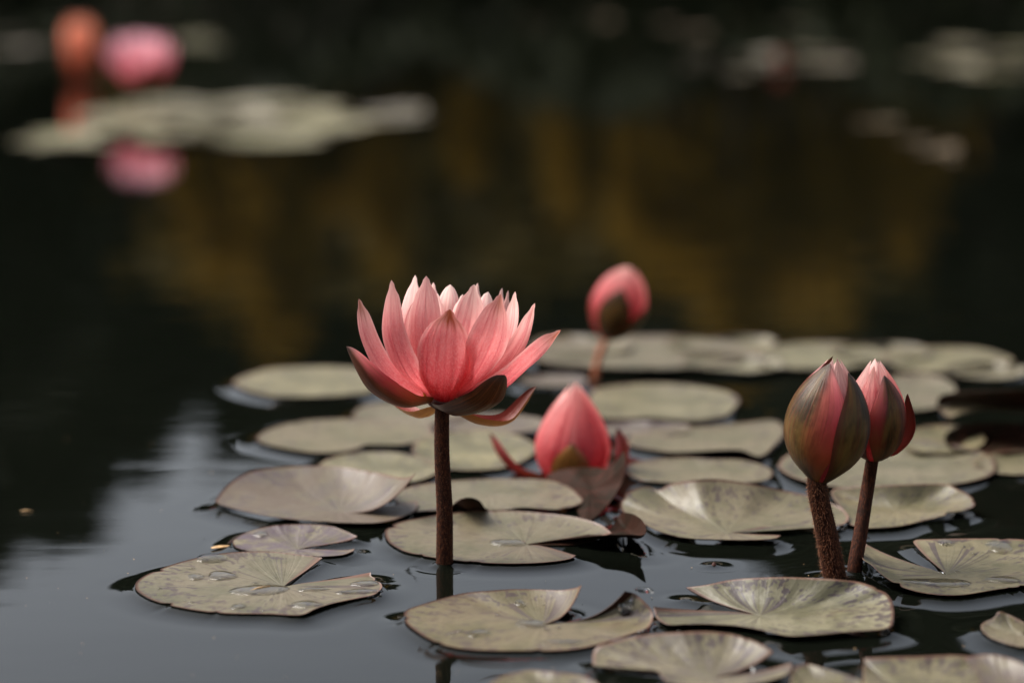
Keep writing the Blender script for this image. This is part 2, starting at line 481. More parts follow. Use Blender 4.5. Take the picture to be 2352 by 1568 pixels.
tg_ = make_tree('autumn_shrub', 'golden autumn shrub on the far bank, mirrored in the pond', 'shrub', 'golden shrubs on the far bank', 3.3, 0.8, M_GOLDLEAF, 1100, 0.11, 5, 0.3, 0.42)
for i, (x, y, s, rz) in enumerate([(-2.5, 22.6, 0.80, 0), (-1.85, 22.9, 0.58, 2), (1.6, 22.4, 0.78, 1.2), (2.55, 22.8, 0.90, 3.3), (3.3, 22.5, 0.62, 4), (3.95, 22.9, 0.5, 5), (-2.15, 22.2, -0.98, 1), (1.15, 22.2, -0.66, 1), (2.05, 22.1, -1.05, 2), (2.9, 22.3, -0.80, 3), (-3.0, 22.5, -0.62, 4), (3.7, 22.4, -0.72, 5), (-1.2, 22.5, -0.74, 2), (0.5, 22.3, -0.6, 3), (-0.4, 22.6, -0.5, 1)]):
    t = tg_ if i == 0 else copy_thing(tg_)
    t.location = (x, y, 0.15); t.scale = (s, s, s) if s > 0 else (-s * 0.45, -s * 0.45, -s); t.rotation_euler.z = rz
to = make_tree('bank_bush', 'low olive bush on the far bank behind the golden shrubs', 'bush', 'olive bushes on the far bank', 2.6, 1.3, M_OLIVELEAF, 1600, 0.13, 8, 0.3, 0.0)
for i, (x, y, s, rz) in enumerate([(-2.7, 24, 1.15, 0), (-0.75, 24.4, 1.2, 2), (0.9, 24.2, 1.05, 1.2), (3.0, 24.6, 1.25, 3.3)]):
    t = to if i == 0 else copy_thing(to)
    t.location = (x, y, 0.15); t.scale = (s, s, s); t.rotation_euler.z = rz

# ------------------------------------------------------------------ lily pads
PADS = []        # (outline xyz, notch centre or None) for the water's edge
mmv = 0.001

def conv(kx, ox, ky=None, oy=0.0):
    ky = kx if ky is None else ky
    return lambda x, y: (ox + x * kx, oy + y * ky)
Z1 = conv(0.27344, 275.6, None, 1249.5)
Z2 = conv(0.36731, 826.9, None, 992.25)
Z3 = conv(0.375, 1470.0, None, 1102.5)
Z4 = conv(0.23437, 1323.0, None, 1292.7)
Z5 = conv(0.23437, 1800.75, None, 1292.7)
Z6 = conv(0.23437, 1800.75, None, 1047.4)
Z7 = conv(0.3515, 441.0, None, 790.1)
Z8 = conv(0.23437, 882.0, None, 845.25)
Z9 = conv(0.23437, 496.1, None, 808.5)
Z10 = conv(0.23437, 1286.25, None, 1010.6)
Z11 = conv(0.23437, 1194.4, None, 735.0)
Z12 = conv(0.23437, 1800.75, None, 753.4)
ZI = conv(1.0, 0.0)

def pad(label, pts, centre, z=ZI, notch=True, k=4.0, purple=0.0, brown=0.0, mottle=0.5, bowA=None, bowB=None, group=None,
        ns=190, nu=26, wave=0.5, water=True, thick=0.7, seed=None, name='lily_pad', cat='lily pad', z0=1.4, flip=0, rimx=1.0):
    rng = np.random.default_rng(seed if seed is not None else len(PADS) + 100)
    brown = brown if brown > 0 else float(rng.uniform(0, 0.75))
    pts = [(a_, b_, h_ if h_ < 5 else 5 + (h_ - 5) * rimx) for a_, b_, h_ in pts]
    P3 = np.array([at_z(*z(x, y), (h + z0) * mmv) for x, y, h in pts])
    out = spline(P3, ns, closed=not notch)
    c3 = at_z(*z(centre[0], centre[1]), (centre[2] + z0) * mmv)
    if not notch: out = np.vstack([out, out[:1]])
    n = len(out)
    # small unevenness of the rim
    s = np.linspace(0, 1, n)
    wob = sum(rng.normal() * np.sin(2 * np.pi * f * s + rng.uniform(0, 6)) / f for f in (5, 9, 14, 23)) 
    rad = out[:, :2] - c3[:2]
    for _ in range(rng.integers(2, 6)):                   # nibbled places
        wob = wob - rng.uniform(2.5, 8) * np.exp(-(((s - rng.uniform(0.03, 0.97)) / rng.uniform(0.002, 0.007)) ** 2))
    out[:, :2] += rad * (wob * 0.007)[:, None]
    u = np.concatenate([np.linspace(0, 0.82, nu - 8, endpoint=False), np.linspace(0.82, 1, 8)])
    U, SS = np.meshgrid(u, s, indexing='ij')
    XY = c3[:2] + rad[None] * 0 + (out[:, :2] - c3[:2])[None] * U[..., None]
    kk = k
    H = c3[2] + (out[:, 2] - c3[2])[None] * U ** kk
    ph = rng.uniform(0, 6, 4)
    H += wave * mmv * (U ** 1.5 * (1 - U ** 8)) * (np.sin(2 * np.pi * 3 * SS + ph[0]) * 0.8 + np.sin(2 * np.pi * 7 * SS + ph[1]) * 0.45 + np.sin(2 * np.pi * 13 * SS + U * 3 + ph[2]) * 0.25)
    H += 0.25 * mmv * np.sin(2 * np.pi * 22 * SS + ph[3]) * U * (1 - U)          # main ribs
    H -= 0.5 * mmv * np.exp(-(U / 0.12) ** 2)
    H = np.maximum(H, 0.75 * mmv)
    px2m = np.linalg.norm(at_z(*z(1, 0)) - at_z(*z(0, 0)))
    for bow, w in ((bowA, np.exp(-SS / 0.05)), (bowB, np.exp(-(1 - SS) / 0.05))):
        if bow is not None:
            a = at_z(*z(centre[0], centre[1])); b = at_z(*z(centre[0] + bow[0], centre[1] + bow[1]))
            XY = XY + (b - a)[:2] * (4 * U * (1 - U) * w)[..., None]
    V = np.concatenate([XY, H[..., None]], -1).reshape(-1, 3)
    nv = len(u) * n
    B = V.copy(); B[:, 2] -= thick * mmv * np.clip((1.02 - U.ravel()) * 12, 0.35, 1)
    F = grid_faces(len(u), n, True)
    # orientation: make the top face up
    q = F[len(F) // 2]
    nz = np.cross(V[q[1]] - V[q[0]], V[q[2]] - V[q[0]])[2]
    if nz < 0: F = F[:, ::-1]
    Fb = F[:, ::-1] + nv
    e = (len(u) - 1) * n + np.arange(n)
    side = np.stack([e[:-1], e[1:], e[1:] + nv, e[:-1] + nv], 1)
    cols = []
    for j in (0, n - 1):
        if notch:
            e2 = np.arange(len(u)) * n + j
            cols.append(np.stack([e2[:-1], e2[1:], e2[1:] + nv, e2[:-1] + nv], 1))
    faces = np.vstack([F, Fb, side] + cols)
    edge_s = np.minimum(SS, 1 - SS)
    uvu = U.copy()
    if notch:                            # the notch's edges are margins too
        uvu = np.maximum(uvu, np.where(U > 0.08, 1 - edge_s * 2.2, 0))
    uv = np.stack([uvu.ravel(), SS.ravel()], 1)
    uv = np.vstack([uv, uv])
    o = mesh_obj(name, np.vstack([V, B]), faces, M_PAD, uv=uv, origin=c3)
    at = o.data.attributes.new('underside', 'FLOAT', 'POINT')
    at.data.foreach_set('value', np.concatenate([np.full(nv, float(flip)), np.ones(nv)]).astype(np.float32))
    o['purple'], o['brown'], o['mottle'], o['flip'] = float(purple), float(brown), float(mottle), 0.0
    tag(o, label, cat, group)
    if water:
        poly = out if not notch else np.vstack([out, [[c3[0], c3[1], 0.0014]]])
        PADS.append((poly[:, :3], V.reshape(len(u), n, 3)))
    o_top[o.name] = V
    return o
o_top = {}

def oval(label, cx, cy, rx, ry, hb=5, hf=3, rot=0, n=14, jag=0.03, seed=0, **kw):
    rng = np.random.default_rng(seed + 500)
    pts = []
    for i in range(n):
        a = 2 * math.pi * i / n
        r = 1 + rng.normal() * jag
        b = (1 - math.sin(a)) / 2
        pts.append((cx + rx * r * math.cos(a), cy + ry * r * math.sin(a) + rot * math.cos(a) * ry, hf + (hb - hf) * b + rng.uniform(-0.5, 0.8)))
    kw.setdefault('wave', 0.7)
    return pad(label, pts, (cx, cy + ry * 0.1, 2.0), notch=False, seed=seed, **kw)

GP = 'lily pads floating on the pond'
P_FL = pad('mottled pale green pad with droplets, alone at the front left', [(1700,112,3),(1500,85,4),(1250,58,5),(950,65,5),(700,100,5),(450,165,4),(250,240,3),(150,300,2.2),(128,345,1.8),(150,395,1.6),(250,455,1.6),(400,505,1.6),(600,545,1.6),(800,570,1.6),(1000,580,1.6),(1250,582,1.6),(1430,592,2),(1540,585,2.4),(1650,535,3),(1800,490,2.6),(2000,450,2),(2120,425,2),(2185,385,2),(2200,340,2),(2150,290,2),(2110,265,2.4),(2108,234,4)],
    (1365, 350, 1.2), Z1, mottle=0.55, group=GP, bowB=(0, -10))
P_FC = pad('olive pad with both notch lobes curling up, in front of the tall open flower', [(1385,955,15),(1345,972,12),(1250,985,9),(1100,980,8),(950,980,8),(800,990,8),(650,1005,7),(500,1040,6),(370,1080,5),(290,1110,4),(272,1145,3),(290,1190,2),(350,1240,2),(430,1290,2),(530,1330,2),(680,1355,2),(850,1362,2),(1050,1363,2),(1250,1362,2),(1420,1340,2),(1600,1290,2),(1720,1250,3),(1800,1220,3),(1833,1165,4),(1825,1110,7),(1780,1060,10),(1720,1010,13),(1655,992,15)],
    (1140, 1200, 1.5), Z2, mottle=0.6, group=GP, k=3.4, rimx=1.15)
P_FR = pad('pad with a raised dark green back rim, in front of the two bud stems', [(282,655,6),(400,640,8),(550,610,10),(700,597,12),(880,592,13),(1050,597,13),(1200,605,13),(1330,620,12),(1430,650,11),(1510,690,9),(1548,740,7),(1555,800,6),(1550,860,5),(1535,895,4),(1450,915,4),(1300,925,4),(1150,938,4),(1000,948,4),(900,948,4),(750,915,4),(600,890,4),(450,880,4),(350,878,4),(250,882,4),(170,880,4),(110,850,4),(88,815,5),(80,772,7)],
    (735, 822, 1.5), Z3, mottle=0.6, group=GP, k=3.0, rimx=1.3, bowB=(0, -28))
P_BC = pad('pad with a deep hollow, cut off below the olive pad by the bottom edge', [(1940,870,8),(1880,830,9),(1750,760,10),(1550,700,11),(1300,670,12),(1050,675,12),(800,690,11),(550,720,10),(350,770,9),(220,810,8),(170,870,6),(165,940,5),(190,1000,4),(400,1015,4),(600,1035,4),(790,1052,4),(840,1110,3),(900,1160,3),(1100,1200,3),(1400,1220,3),(1700,1190,3),(1950,1130,4),(2080,1080,4),(2120,1020,5),(2110,970,6)],
    (1320, 1118, 1.6), Z4, mottle=0.5, purple=0.45, group=GP, k=3.0, rimx=1.2)
P_BL = oval('pad at the bottom edge, cut off below the olive pad with curling lobes', 1250, 1600, 140, 62, 6, 3, seed=1, group=GP, brown=0.3, mottle=0.7)
P_BR = pad('yellowish mottled pad at the bottom right corner', [(780,1000,4),(785,935,7),(1000,920,8),(1300,915,8),(1500,905,8),(1750,905,8),(1900,960,6),(2000,1200,4),(1900,1500,3),(1600,1650,3),(1300,1600,3),(850,1400,3),(778,1200,3)],
    (1350, 1300, 2), Z5, notch=False, mottle=0.9, brown=0.35, group=GP, k=5)
P_BR2 = pad('greyish purple pad overlapping the yellowish one in the bottom right corner', [(1770,935,11),(1900,900,12),(2050,893,13),(2200,925,13),(2400,1010,12),(2600,1150,9),(2600,1400,5),(2200,1600,4),(1950,1500,5),(1930,1200,7),(1850,1020,9)],
    (2250, 1250, 6), Z5, notch=False, mottle=0.5, purple=0.75, group=GP, k=3)
P_BR3 = pad('small yellow green pad lobe between two pads at the bottom edge', [(90,1050,5),(140,1005,6),(230,985,6),(330,1010,6),(500,1060,5),(740,1140,4),(800,1250,3),(600,1400,3),(200,1400,3),(60,1250,3)],
    (400, 1230, 2), Z5, notch=False, mottle=0.8, brown=0.3, group=GP)
P_RE = pad('small pad with an upturned point, cut by the right edge of the photo', [(2110,475,9),(2200,503,8),(2352,580,8),(2500,650,6),(2560,740,4),(2450,810,2.5),(2300,815,2),(2200,790,2),(2050,740,2),(1960,680,2),(1930,620,3),(1960,580,4),(2050,540,6)],
    (2280, 690, 1.8), Z5, notch=False, mottle=0.3, group=GP)
P_R = pad('broad pad holding puddles of water, to the right of the bud stems', [(1270,845,4),(1295,817,5),(1500,810,6),(1800,805,6),(2100,805,6),(2352,815,6),(2600,860,5),(2750,980,4),(2750,1120,3),(2600,1220,3),(2352,1270,3),(2100,1300,3),(1800,1350,3),(1600,1358,3),(1400,1340,3),(1240,1305,4),(1100,1250,5),(950,1150,6),(850,1060,7),(775,1010,8),(765,950,8),(800,858,6)],
    (1600, 1152, 1.5), Z6, mottle=0.5, group=GP, bowB=(0, -6))
P_C = pad('smooth pale pad right behind the tall flower stem', [(1575,630,4),(1500,575,5),(1350,530,6),(1150,505,6),(950,490,6),(750,490,6),(560,505,6),(400,530,5),(250,560,4),(170,600,3),(155,630,2.4),(175,680,2),(230,720,2),(300,750,2),(450,780,2),(650,805,2),(850,818,2),(1050,818,2),(1200,808,2),(1310,790,2),(1350,768,2.5)],
    (1030, 698, 1.4), Z2, mottle=0.2, group=GP, bowB=(0, -18), k=5)
P_CUR = pad('dark red leaf edge curling out of the water behind the front pads', [(1050,700,1.5),(1250,670,4),(1500,645,8),(1680,638,10),(1770,642,12),(1790,605,14),(1765,550,14),(1705,510,13),(1645,505,9),(1600,540,5),(1560,610,3),(1400,692,1.5),(1200,704,1.5)],
    (1660, 600, 2), Z2, notch=False, brown=1.0, mottle=0.3, group=GP, k=2.4, wave=0.2, flip=1, name='curled_leaf', cat='leaf')
P_LB = pad('brownish dished pad with one tall upright notch lobe, at the left', [(1462,838,29),(1420,868,24),(1340,868,19),(1200,838,15),(1000,805,13),(800,795,13),(600,800,13),(400,825,13),(280,880,11),(200,950,8),(165,1000,6),(150,1025,5),(200,1050,4),(350,1090,4),(550,1130,4),(800,1155,4),(1000,1165,4),(1200,1165,4),(1350,1135,4),(1450,1090,4),(1475,1050,5),(1465,1022,5)],
    (960, 1090, 2.5), Z7, mottle=0.7, purple=0.6, brown=1.0, group=GP, k=2.5, rimx=1.15)
P_PU = pad('small purple wrinkled pad behind the front left pad', [(1080,1255,3),(950,1200,4),(850,1180,5),(700,1175,5),(550,1180,5),(450,1200,4),(350,1230,3),(280,1270,2.5),(265,1300,2),(300,1330,2),(400,1355,2),(550,1370,2),(700,1380,2),(850,1385,2),(980,1375,2),(1050,1350,2),(1060,1335,2)],
    (690, 1335, 1.2), Z7, mottle=0.4, purple=1.0, group=GP, wave=1.0)
P_BS = pad('pad with a dark fold in its front rim and brown spots, behind the tall stem', [(110,1230,3),(300,1150,4),(700,1100,4),(1000,1085,4),(1300,1080,4),(1600,1095,4),(1800,1150,4),(1930,1260,4),(1950,1310,3),(1850,1355,3),(1700,1380,3),(1560,1375,6),(1350,1362,7),(1150,1385,4),(1010,1380,6),(940,1300,14),(850,1265,18),(760,1275,17),(690,1320,10),(600,1380,4),(400,1395,3),(250,1400,2),(150,1330,2)],
    (1050, 1225, 2), Z8, notch=False, mottle=0.3, group=GP, k=5, z0=2.4)
P_FOLD = pad('dark brown folded leaf standing up in front of the half open flower', [(430,1310,3),(480,1287,6),(560,1268,10),(700,1262,12),(790,1264,16),(850,1200,26),(875,1170,31),(886,1230,27),(880,1300,20),(855,1370,13),(790,1470,5),(710,1550,2),(640,1572,1.5),(600,1500,1.5),(540,1410,2),(470,1350,2)],
    (690, 1390, 6), conv(0.39849, 1084.1, None, 569.6), notch=False, mottle=0.3, brown=1.0, group=GP, k=1.3, wave=0.2, name='folded_leaf', cat='leaf', flip=1)
P_M1 = oval('pale pad tucked behind the brownish dished pad', 870, 1075, 140, 38, 4, 3, seed=2, group=GP, mottle=0.2)
P_M2 = pad('long pale pad under the left side of the tall flower', [(2120,760,4),(2050,690,5),(1700,655,5),(1300,650,5),(900,665,5),(650,710,5),(480,770,4),(400,830,3),(440,880,3),(600,925,3),(850,970,3),(1050,985,3),(1250,970,3),(1400,935,3),(1470,905,3),(1700,905,3),(1930,890,3),(2080,830,3)],
    (1350, 880, 2), Z9, notch=False, mottle=0.2, group=GP)
P_M3 = pad('solitary pale pad against dark water left of the flower head', [(180,290,3),(280,230,4),(500,165,5),(800,145,5),(1150,140,5),(1450,170,5),(1600,260,4),(1550,370,3),(1300,415,3),(900,435,3),(600,430,3),(350,385,3),(220,330,3)],
    (900, 320, 2), Z9, notch=False, mottle=0.15, brown=0.2, group=GP)
P_M4 = oval('blurred pad directly right of the tall stem, beneath the drooping sepal', 1090, 1032, 142, 46, 5, 3, seed=3, group=GP, mottle=0.25)
P_M5 = oval('purple grey pad behind the drooping sepal of the tall flower', 1130, 972, 125, 24, 5, 3, seed=4, group=GP, purple=0.8, mottle=0.3)
P_M6 = oval('blurred pad hidden mostly behind the base of the tall flower', 945, 948, 130, 27, 4, 3, seed=5, group=GP, mottle=0.15)
P_17 = pad('large pad with a high green back rim, left of the bud stems', [(1990,845,3),(2300,855,3),(2500,855,3),(2750,830,3),(2830,760,4),(2750,660,5),(2500,560,7),(2200,490,9),(1900,430,12),(1550,380,14),(1300,390,14),(1080,430,11),(960,490,8),(870,450,9),(760,460,10),(640,520,9),(590,620,6),(620,700,4),(750,770,3),(900,860,3),(1100,930,3),(1300,960,3),(1600,972,3),(1900,975,3),(2100,960,3),(2165,930,3)],
    (1640, 902, 2), Z10, mottle=0.35, group=GP, k=3.2, z0=2.4, rimx=1.65)
P_18 = pad('dished pad with a notched front rim, behind the bud stems', [(610,640,3),(600,560,4),(480,400,6),(500,320,8),(800,290,10),(1100,280,11),(1550,270,11),(1700,320,10),(1830,390,8),(1870,480,6),(1750,530,5),(1600,548,5),(1570,580,5),(1400,620,3),(1150,680,3),(900,700,3),(750,695,3)],
    (1100, 520, 2), Z6, notch=False, mottle=0.45, group=GP, k=2.6, rimx=1.5)
P_19 = pad('small smooth pad behind the large pad with the high rim', [(650,300,3),(700,230,4),(900,190,5),(1200,170,5),(1500,185,5),(1750,190,5),(1950,230,4),(2080,300,3),(2050,370,3),(1900,410,3),(1600,430,3),(1300,425,3),(1000,410,3),(780,380,3)],
    (1400, 310, 2), Z10, notch=False, mottle=0.1, group=GP)
P_20 = pad('pad with a wavy front rim, right of the half open flower', [(1050,1180,3),(1150,1120,4),(1400,1060,5),(1800,1040,5),(2200,1000,5),(2500,980,5),(2600,1080,4),(2500,1220,4),(2352,1330,5),(2150,1270,8),(1800,1280,8),(1500,1290,4),(1250,1260,3),(1100,1230,3)],
    (1800, 1180, 2), Z11, notch=False, mottle=0.15, group=GP)
P_21 = pad('pale pad behind the tip of the half open flower', [(700,900,3),(680,760,3),(800,660,4),(1200,620,5),(1600,630,5),(2000,690,5),(2150,780,4),(2080,880,3),(2000,940,3),(1700,980,3),(1300,960,3),(900,960,3)],
    (1400, 820, 2), Z11, notch=False, mottle=0.15, brown=0.25, group=GP)
P_21b = oval('thin purple pad edge right of the half open flower', 1470, 984, 120, 18, 5, 3, seed=6, group=GP, purple=0.9, mottle=0.3)
P_22 = oval('wide pale pad behind the two buds', 2040, 1066, 250, 58, 5, 3, seed=7, group=GP, mottle=0.2, jag=0.02)
P_22b = oval('small pad above the wide pale pad behind the right bud', 2165, 1008, 95, 33, 6, 4, seed=8, group=GP, mottle=0.2, z0=2.4)
P_23 = pad('dark tilted leaf lifted clear of the water at the right edge', [(1500,720,22),(1560,650,30),(1800,620,40),(2352,610,46),(2800,640,40),(2900,720,30),(2800,820,22),(2352,830,24),(2000,800,24),(1750,830,22),(1620,870,16),(1530,800,16)],
    (2200, 730, 26), Z12, notch=False, mottle=0.4, brown=0.7, group=GP, k=2.2, water=False)
oval('wine brown pad at the right edge, painted dark as shade under the tilted leaf', 2290, 1005, 125, 36, 14, 4, seed=61, group=GP, purple=0.5, brown=1.0, flip=1, mottle=0.3)  # dark underside colour on its top paints in the black shade here
P_23b = oval('olive pad in the shade beneath the dark tilted leaf', 2350, 1062, 110, 28, 4, 3, seed=9, group=GP, brown=0.4, mottle=0.3)
P_24a = oval('far pad behind the leaning bud', 1480, 808, 265, 38, 6, 4, seed=10, group=GP, mottle=0.1, jag=0.04)
P_24b = oval('far pad between the leaning bud and the pair of buds', 1880, 816, 165, 30, 6, 4, seed=11, group=GP, mottle=0.1, jag=0.04)
P_24c = oval('far pad above and right of the pair of buds', 2175, 826, 150, 31, 6, 4, seed=12, group=GP, mottle=0.1, brown=0.15)
P_24d = oval('short pad beside the right bud, in front of the far row', 2100, 900, 95, 42, 6, 4, seed=13, group=GP, mottle=0.15)
for q, (a, b, c, d) in enumerate([(1335, 792, 115, 20), (1665, 788, 130, 20), (1690, 832, 125, 20), (2025, 806, 115, 22), (2265, 850, 90, 20)]):
    oval(['far pad peeping out behind the stem of the leaning bud', 'rearmost far pad right of the leaning bud', 'nearer far pad low in the row right of the leaning bud', 'rearmost far pad above the pair of buds', 'last far pad of the row towards the right edge'][q],
         a, b, c, d, 8, 4, seed=40 + q, group=GP, mottle=0.2, brown=0.1 * q, jag=0.07, rot=0.1)
P_24e = oval('dull purple pad between the tall flower and the leaning bud', 1270, 872, 80, 14, 5, 3, seed=14, group=GP, purple=0.8)

# rafts of pads far out, blurred by distance
def raft(n, cx, cy, rx, ry, label, group, seed, size=(75, 110), purple=0.2, lift=(3, 14), brown=(0, 0.5), yellow=(0.25, 1), mat=None):
    rng = np.random.default_rng(seed)
    done = 0
    spots = []
    tries = 0
    while done < n and tries < 4000:
        tries += 1
        a, r = rng.uniform(0, 2 * math.pi), math.sqrt(rng.uniform(0, 1))
        x, y = cx + rx * r * math.cos(a), cy + ry * r * math.sin(a)
        p = at_z(x, y)
        s = rng.uniform(*size) * 0.001
        if any(math.hypot(p[0] - q[0], p[1] - q[1]) < (s + q[2]) * 0.76 for q in spots): continue
        spots.append((p[0], p[1], s)); done += 1
        m = 26
        th0 = rng.uniform(0, 6)
        pts = []
        hh = rng.uniform(*lift)
        for i in range(m):
            t = th0 + 0.22 + (2 * math.pi - 0.44) * i / (m - 1)
            rr = s * (1 + 0.03 * math.sin(3 * t + seed))
            pts.append((p[0] + rr * math.cos(t), p[1] + rr * math.sin(t), (3 + hh * max(0, math.sin(t + done)) ** 2) * 0.001))
        flat_pad(label, group, np.array(pts), np.array([p[0], p[1], 0.002]), rng, purple, brown, yellow, mat or M_PAD)

def flat_pad(label, group, out, c3, rng, purple, brown, yellow, mat):
    n = len(out)
    u = np.array([0, 0.3, 0.6, 0.8, 0.9, 1.0])
    U, SS = np.meshgrid(u, np.linspace(0, 1, n), indexing='ij')
    XY = c3[:2] + (out[:, :2] - c3[:2])[None] * U[..., None]
    H = c3[2] + (out[:, 2] - c3[2])[None] * U ** 3
    V = np.concatenate([XY, H[..., None]], -1).reshape(-1, 3)
    nv = len(V)
    B = V - np.array([0, 0, 0.0009])
    F = grid_faces(len(u), n, True)
    q = F[len(F) // 2]
    if np.cross(V[q[1]] - V[q[0]], V[q[2]] - V[q[0]])[2] < 0: F = F[:, ::-1]
    e = (len(u) - 1) * n + np.arange(n)
    side = np.stack([e[:-1], e[1:], e[1:] + nv, e[:-1] + nv], 1)
    uv = np.stack([U.ravel(), SS.ravel()], 1)
    o = mesh_obj('lily_pad', np.vstack([V, B]), np.vstack([F, F[:, ::-1] + nv, side]), mat, uv=np.vstack([uv, uv]), origin=c3)
    at = o.data.attributes.new('underside', 'FLOAT', 'POINT')
    at.data.foreach_set('value', np.concatenate([np.zeros(nv), np.ones(nv)]).astype(np.float32))
    o['purple'] = float(purple * rng.uniform(0, 1)); o['brown'] = float(rng.uniform(*brown)); o['mottle'] = 0.3; o['flip'] = 0.0; o['yellow'] = float(rng.uniform(*yellow))
    tag(o, label, 'lily pad', group)

raft(34, 520, 280, 285, 52, 'blurred pale pad in the raft beneath the far pink flower', 'pads of the far left raft', 21, brown=(0, 0.9), yellow=(0.5, 1))
raft(3, 150, 322, 85, 20, 'blurred pad at the left end of the far raft', 'pads at the left end of the far raft', 22)
raft(2, 905, 274, 45, 20, 'blurred purplish pad at the right tip of the far raft', 'pads at the right tip of the far raft', 23, purple=1.0)
raft(4, 50, 100, 90, 22, 'blurred grey pad at the upper left, beside the far orange bud', 'pads at the upper left', 24, brown=(0.8, 1), yellow=(0, 0.1))
raft(4, 440, 88, 50, 24, 'blurred pad just right of the far pink flower', 'pads right of the far pink flower', 25)
raft(10, 1560, 48, 370, 34, 'dim brownish pad in the most distant raft along the top edge', 'pads of the most distant raft', 26, purple=0.9, brown=(1, 1), yellow=(0, 0.3), size=(60, 80), mat=M_DIMPAD)
raft(9, 1770, 145, 190, 28, 'blurred pad in the short far raft at the upper right', 'pads of the short far raft', 27, brown=(0.6, 1), yellow=(0, 0.5), size=(60, 85))
raft(9, 2260, 145, 140, 40, 'pale blurred pad at the far right near the top edge', 'pads at the far right', 28, purple=0.6)
raft(1, 2000, 285, 20, 5, 'single small dim pad in open water at the upper right', 'single far pad', 29, size=(40, 50), brown=(1, 1), yellow=(0, 0.2), mat=M_DIMPAD)
raft(3, 2150, 340, 60, 18, 'dim scattered pad below the far right pads', 'scattered pads below the far right', 30, size=(35, 50), brown=(1, 1), yellow=(0, 0.2), mat=M_DIMPAD)

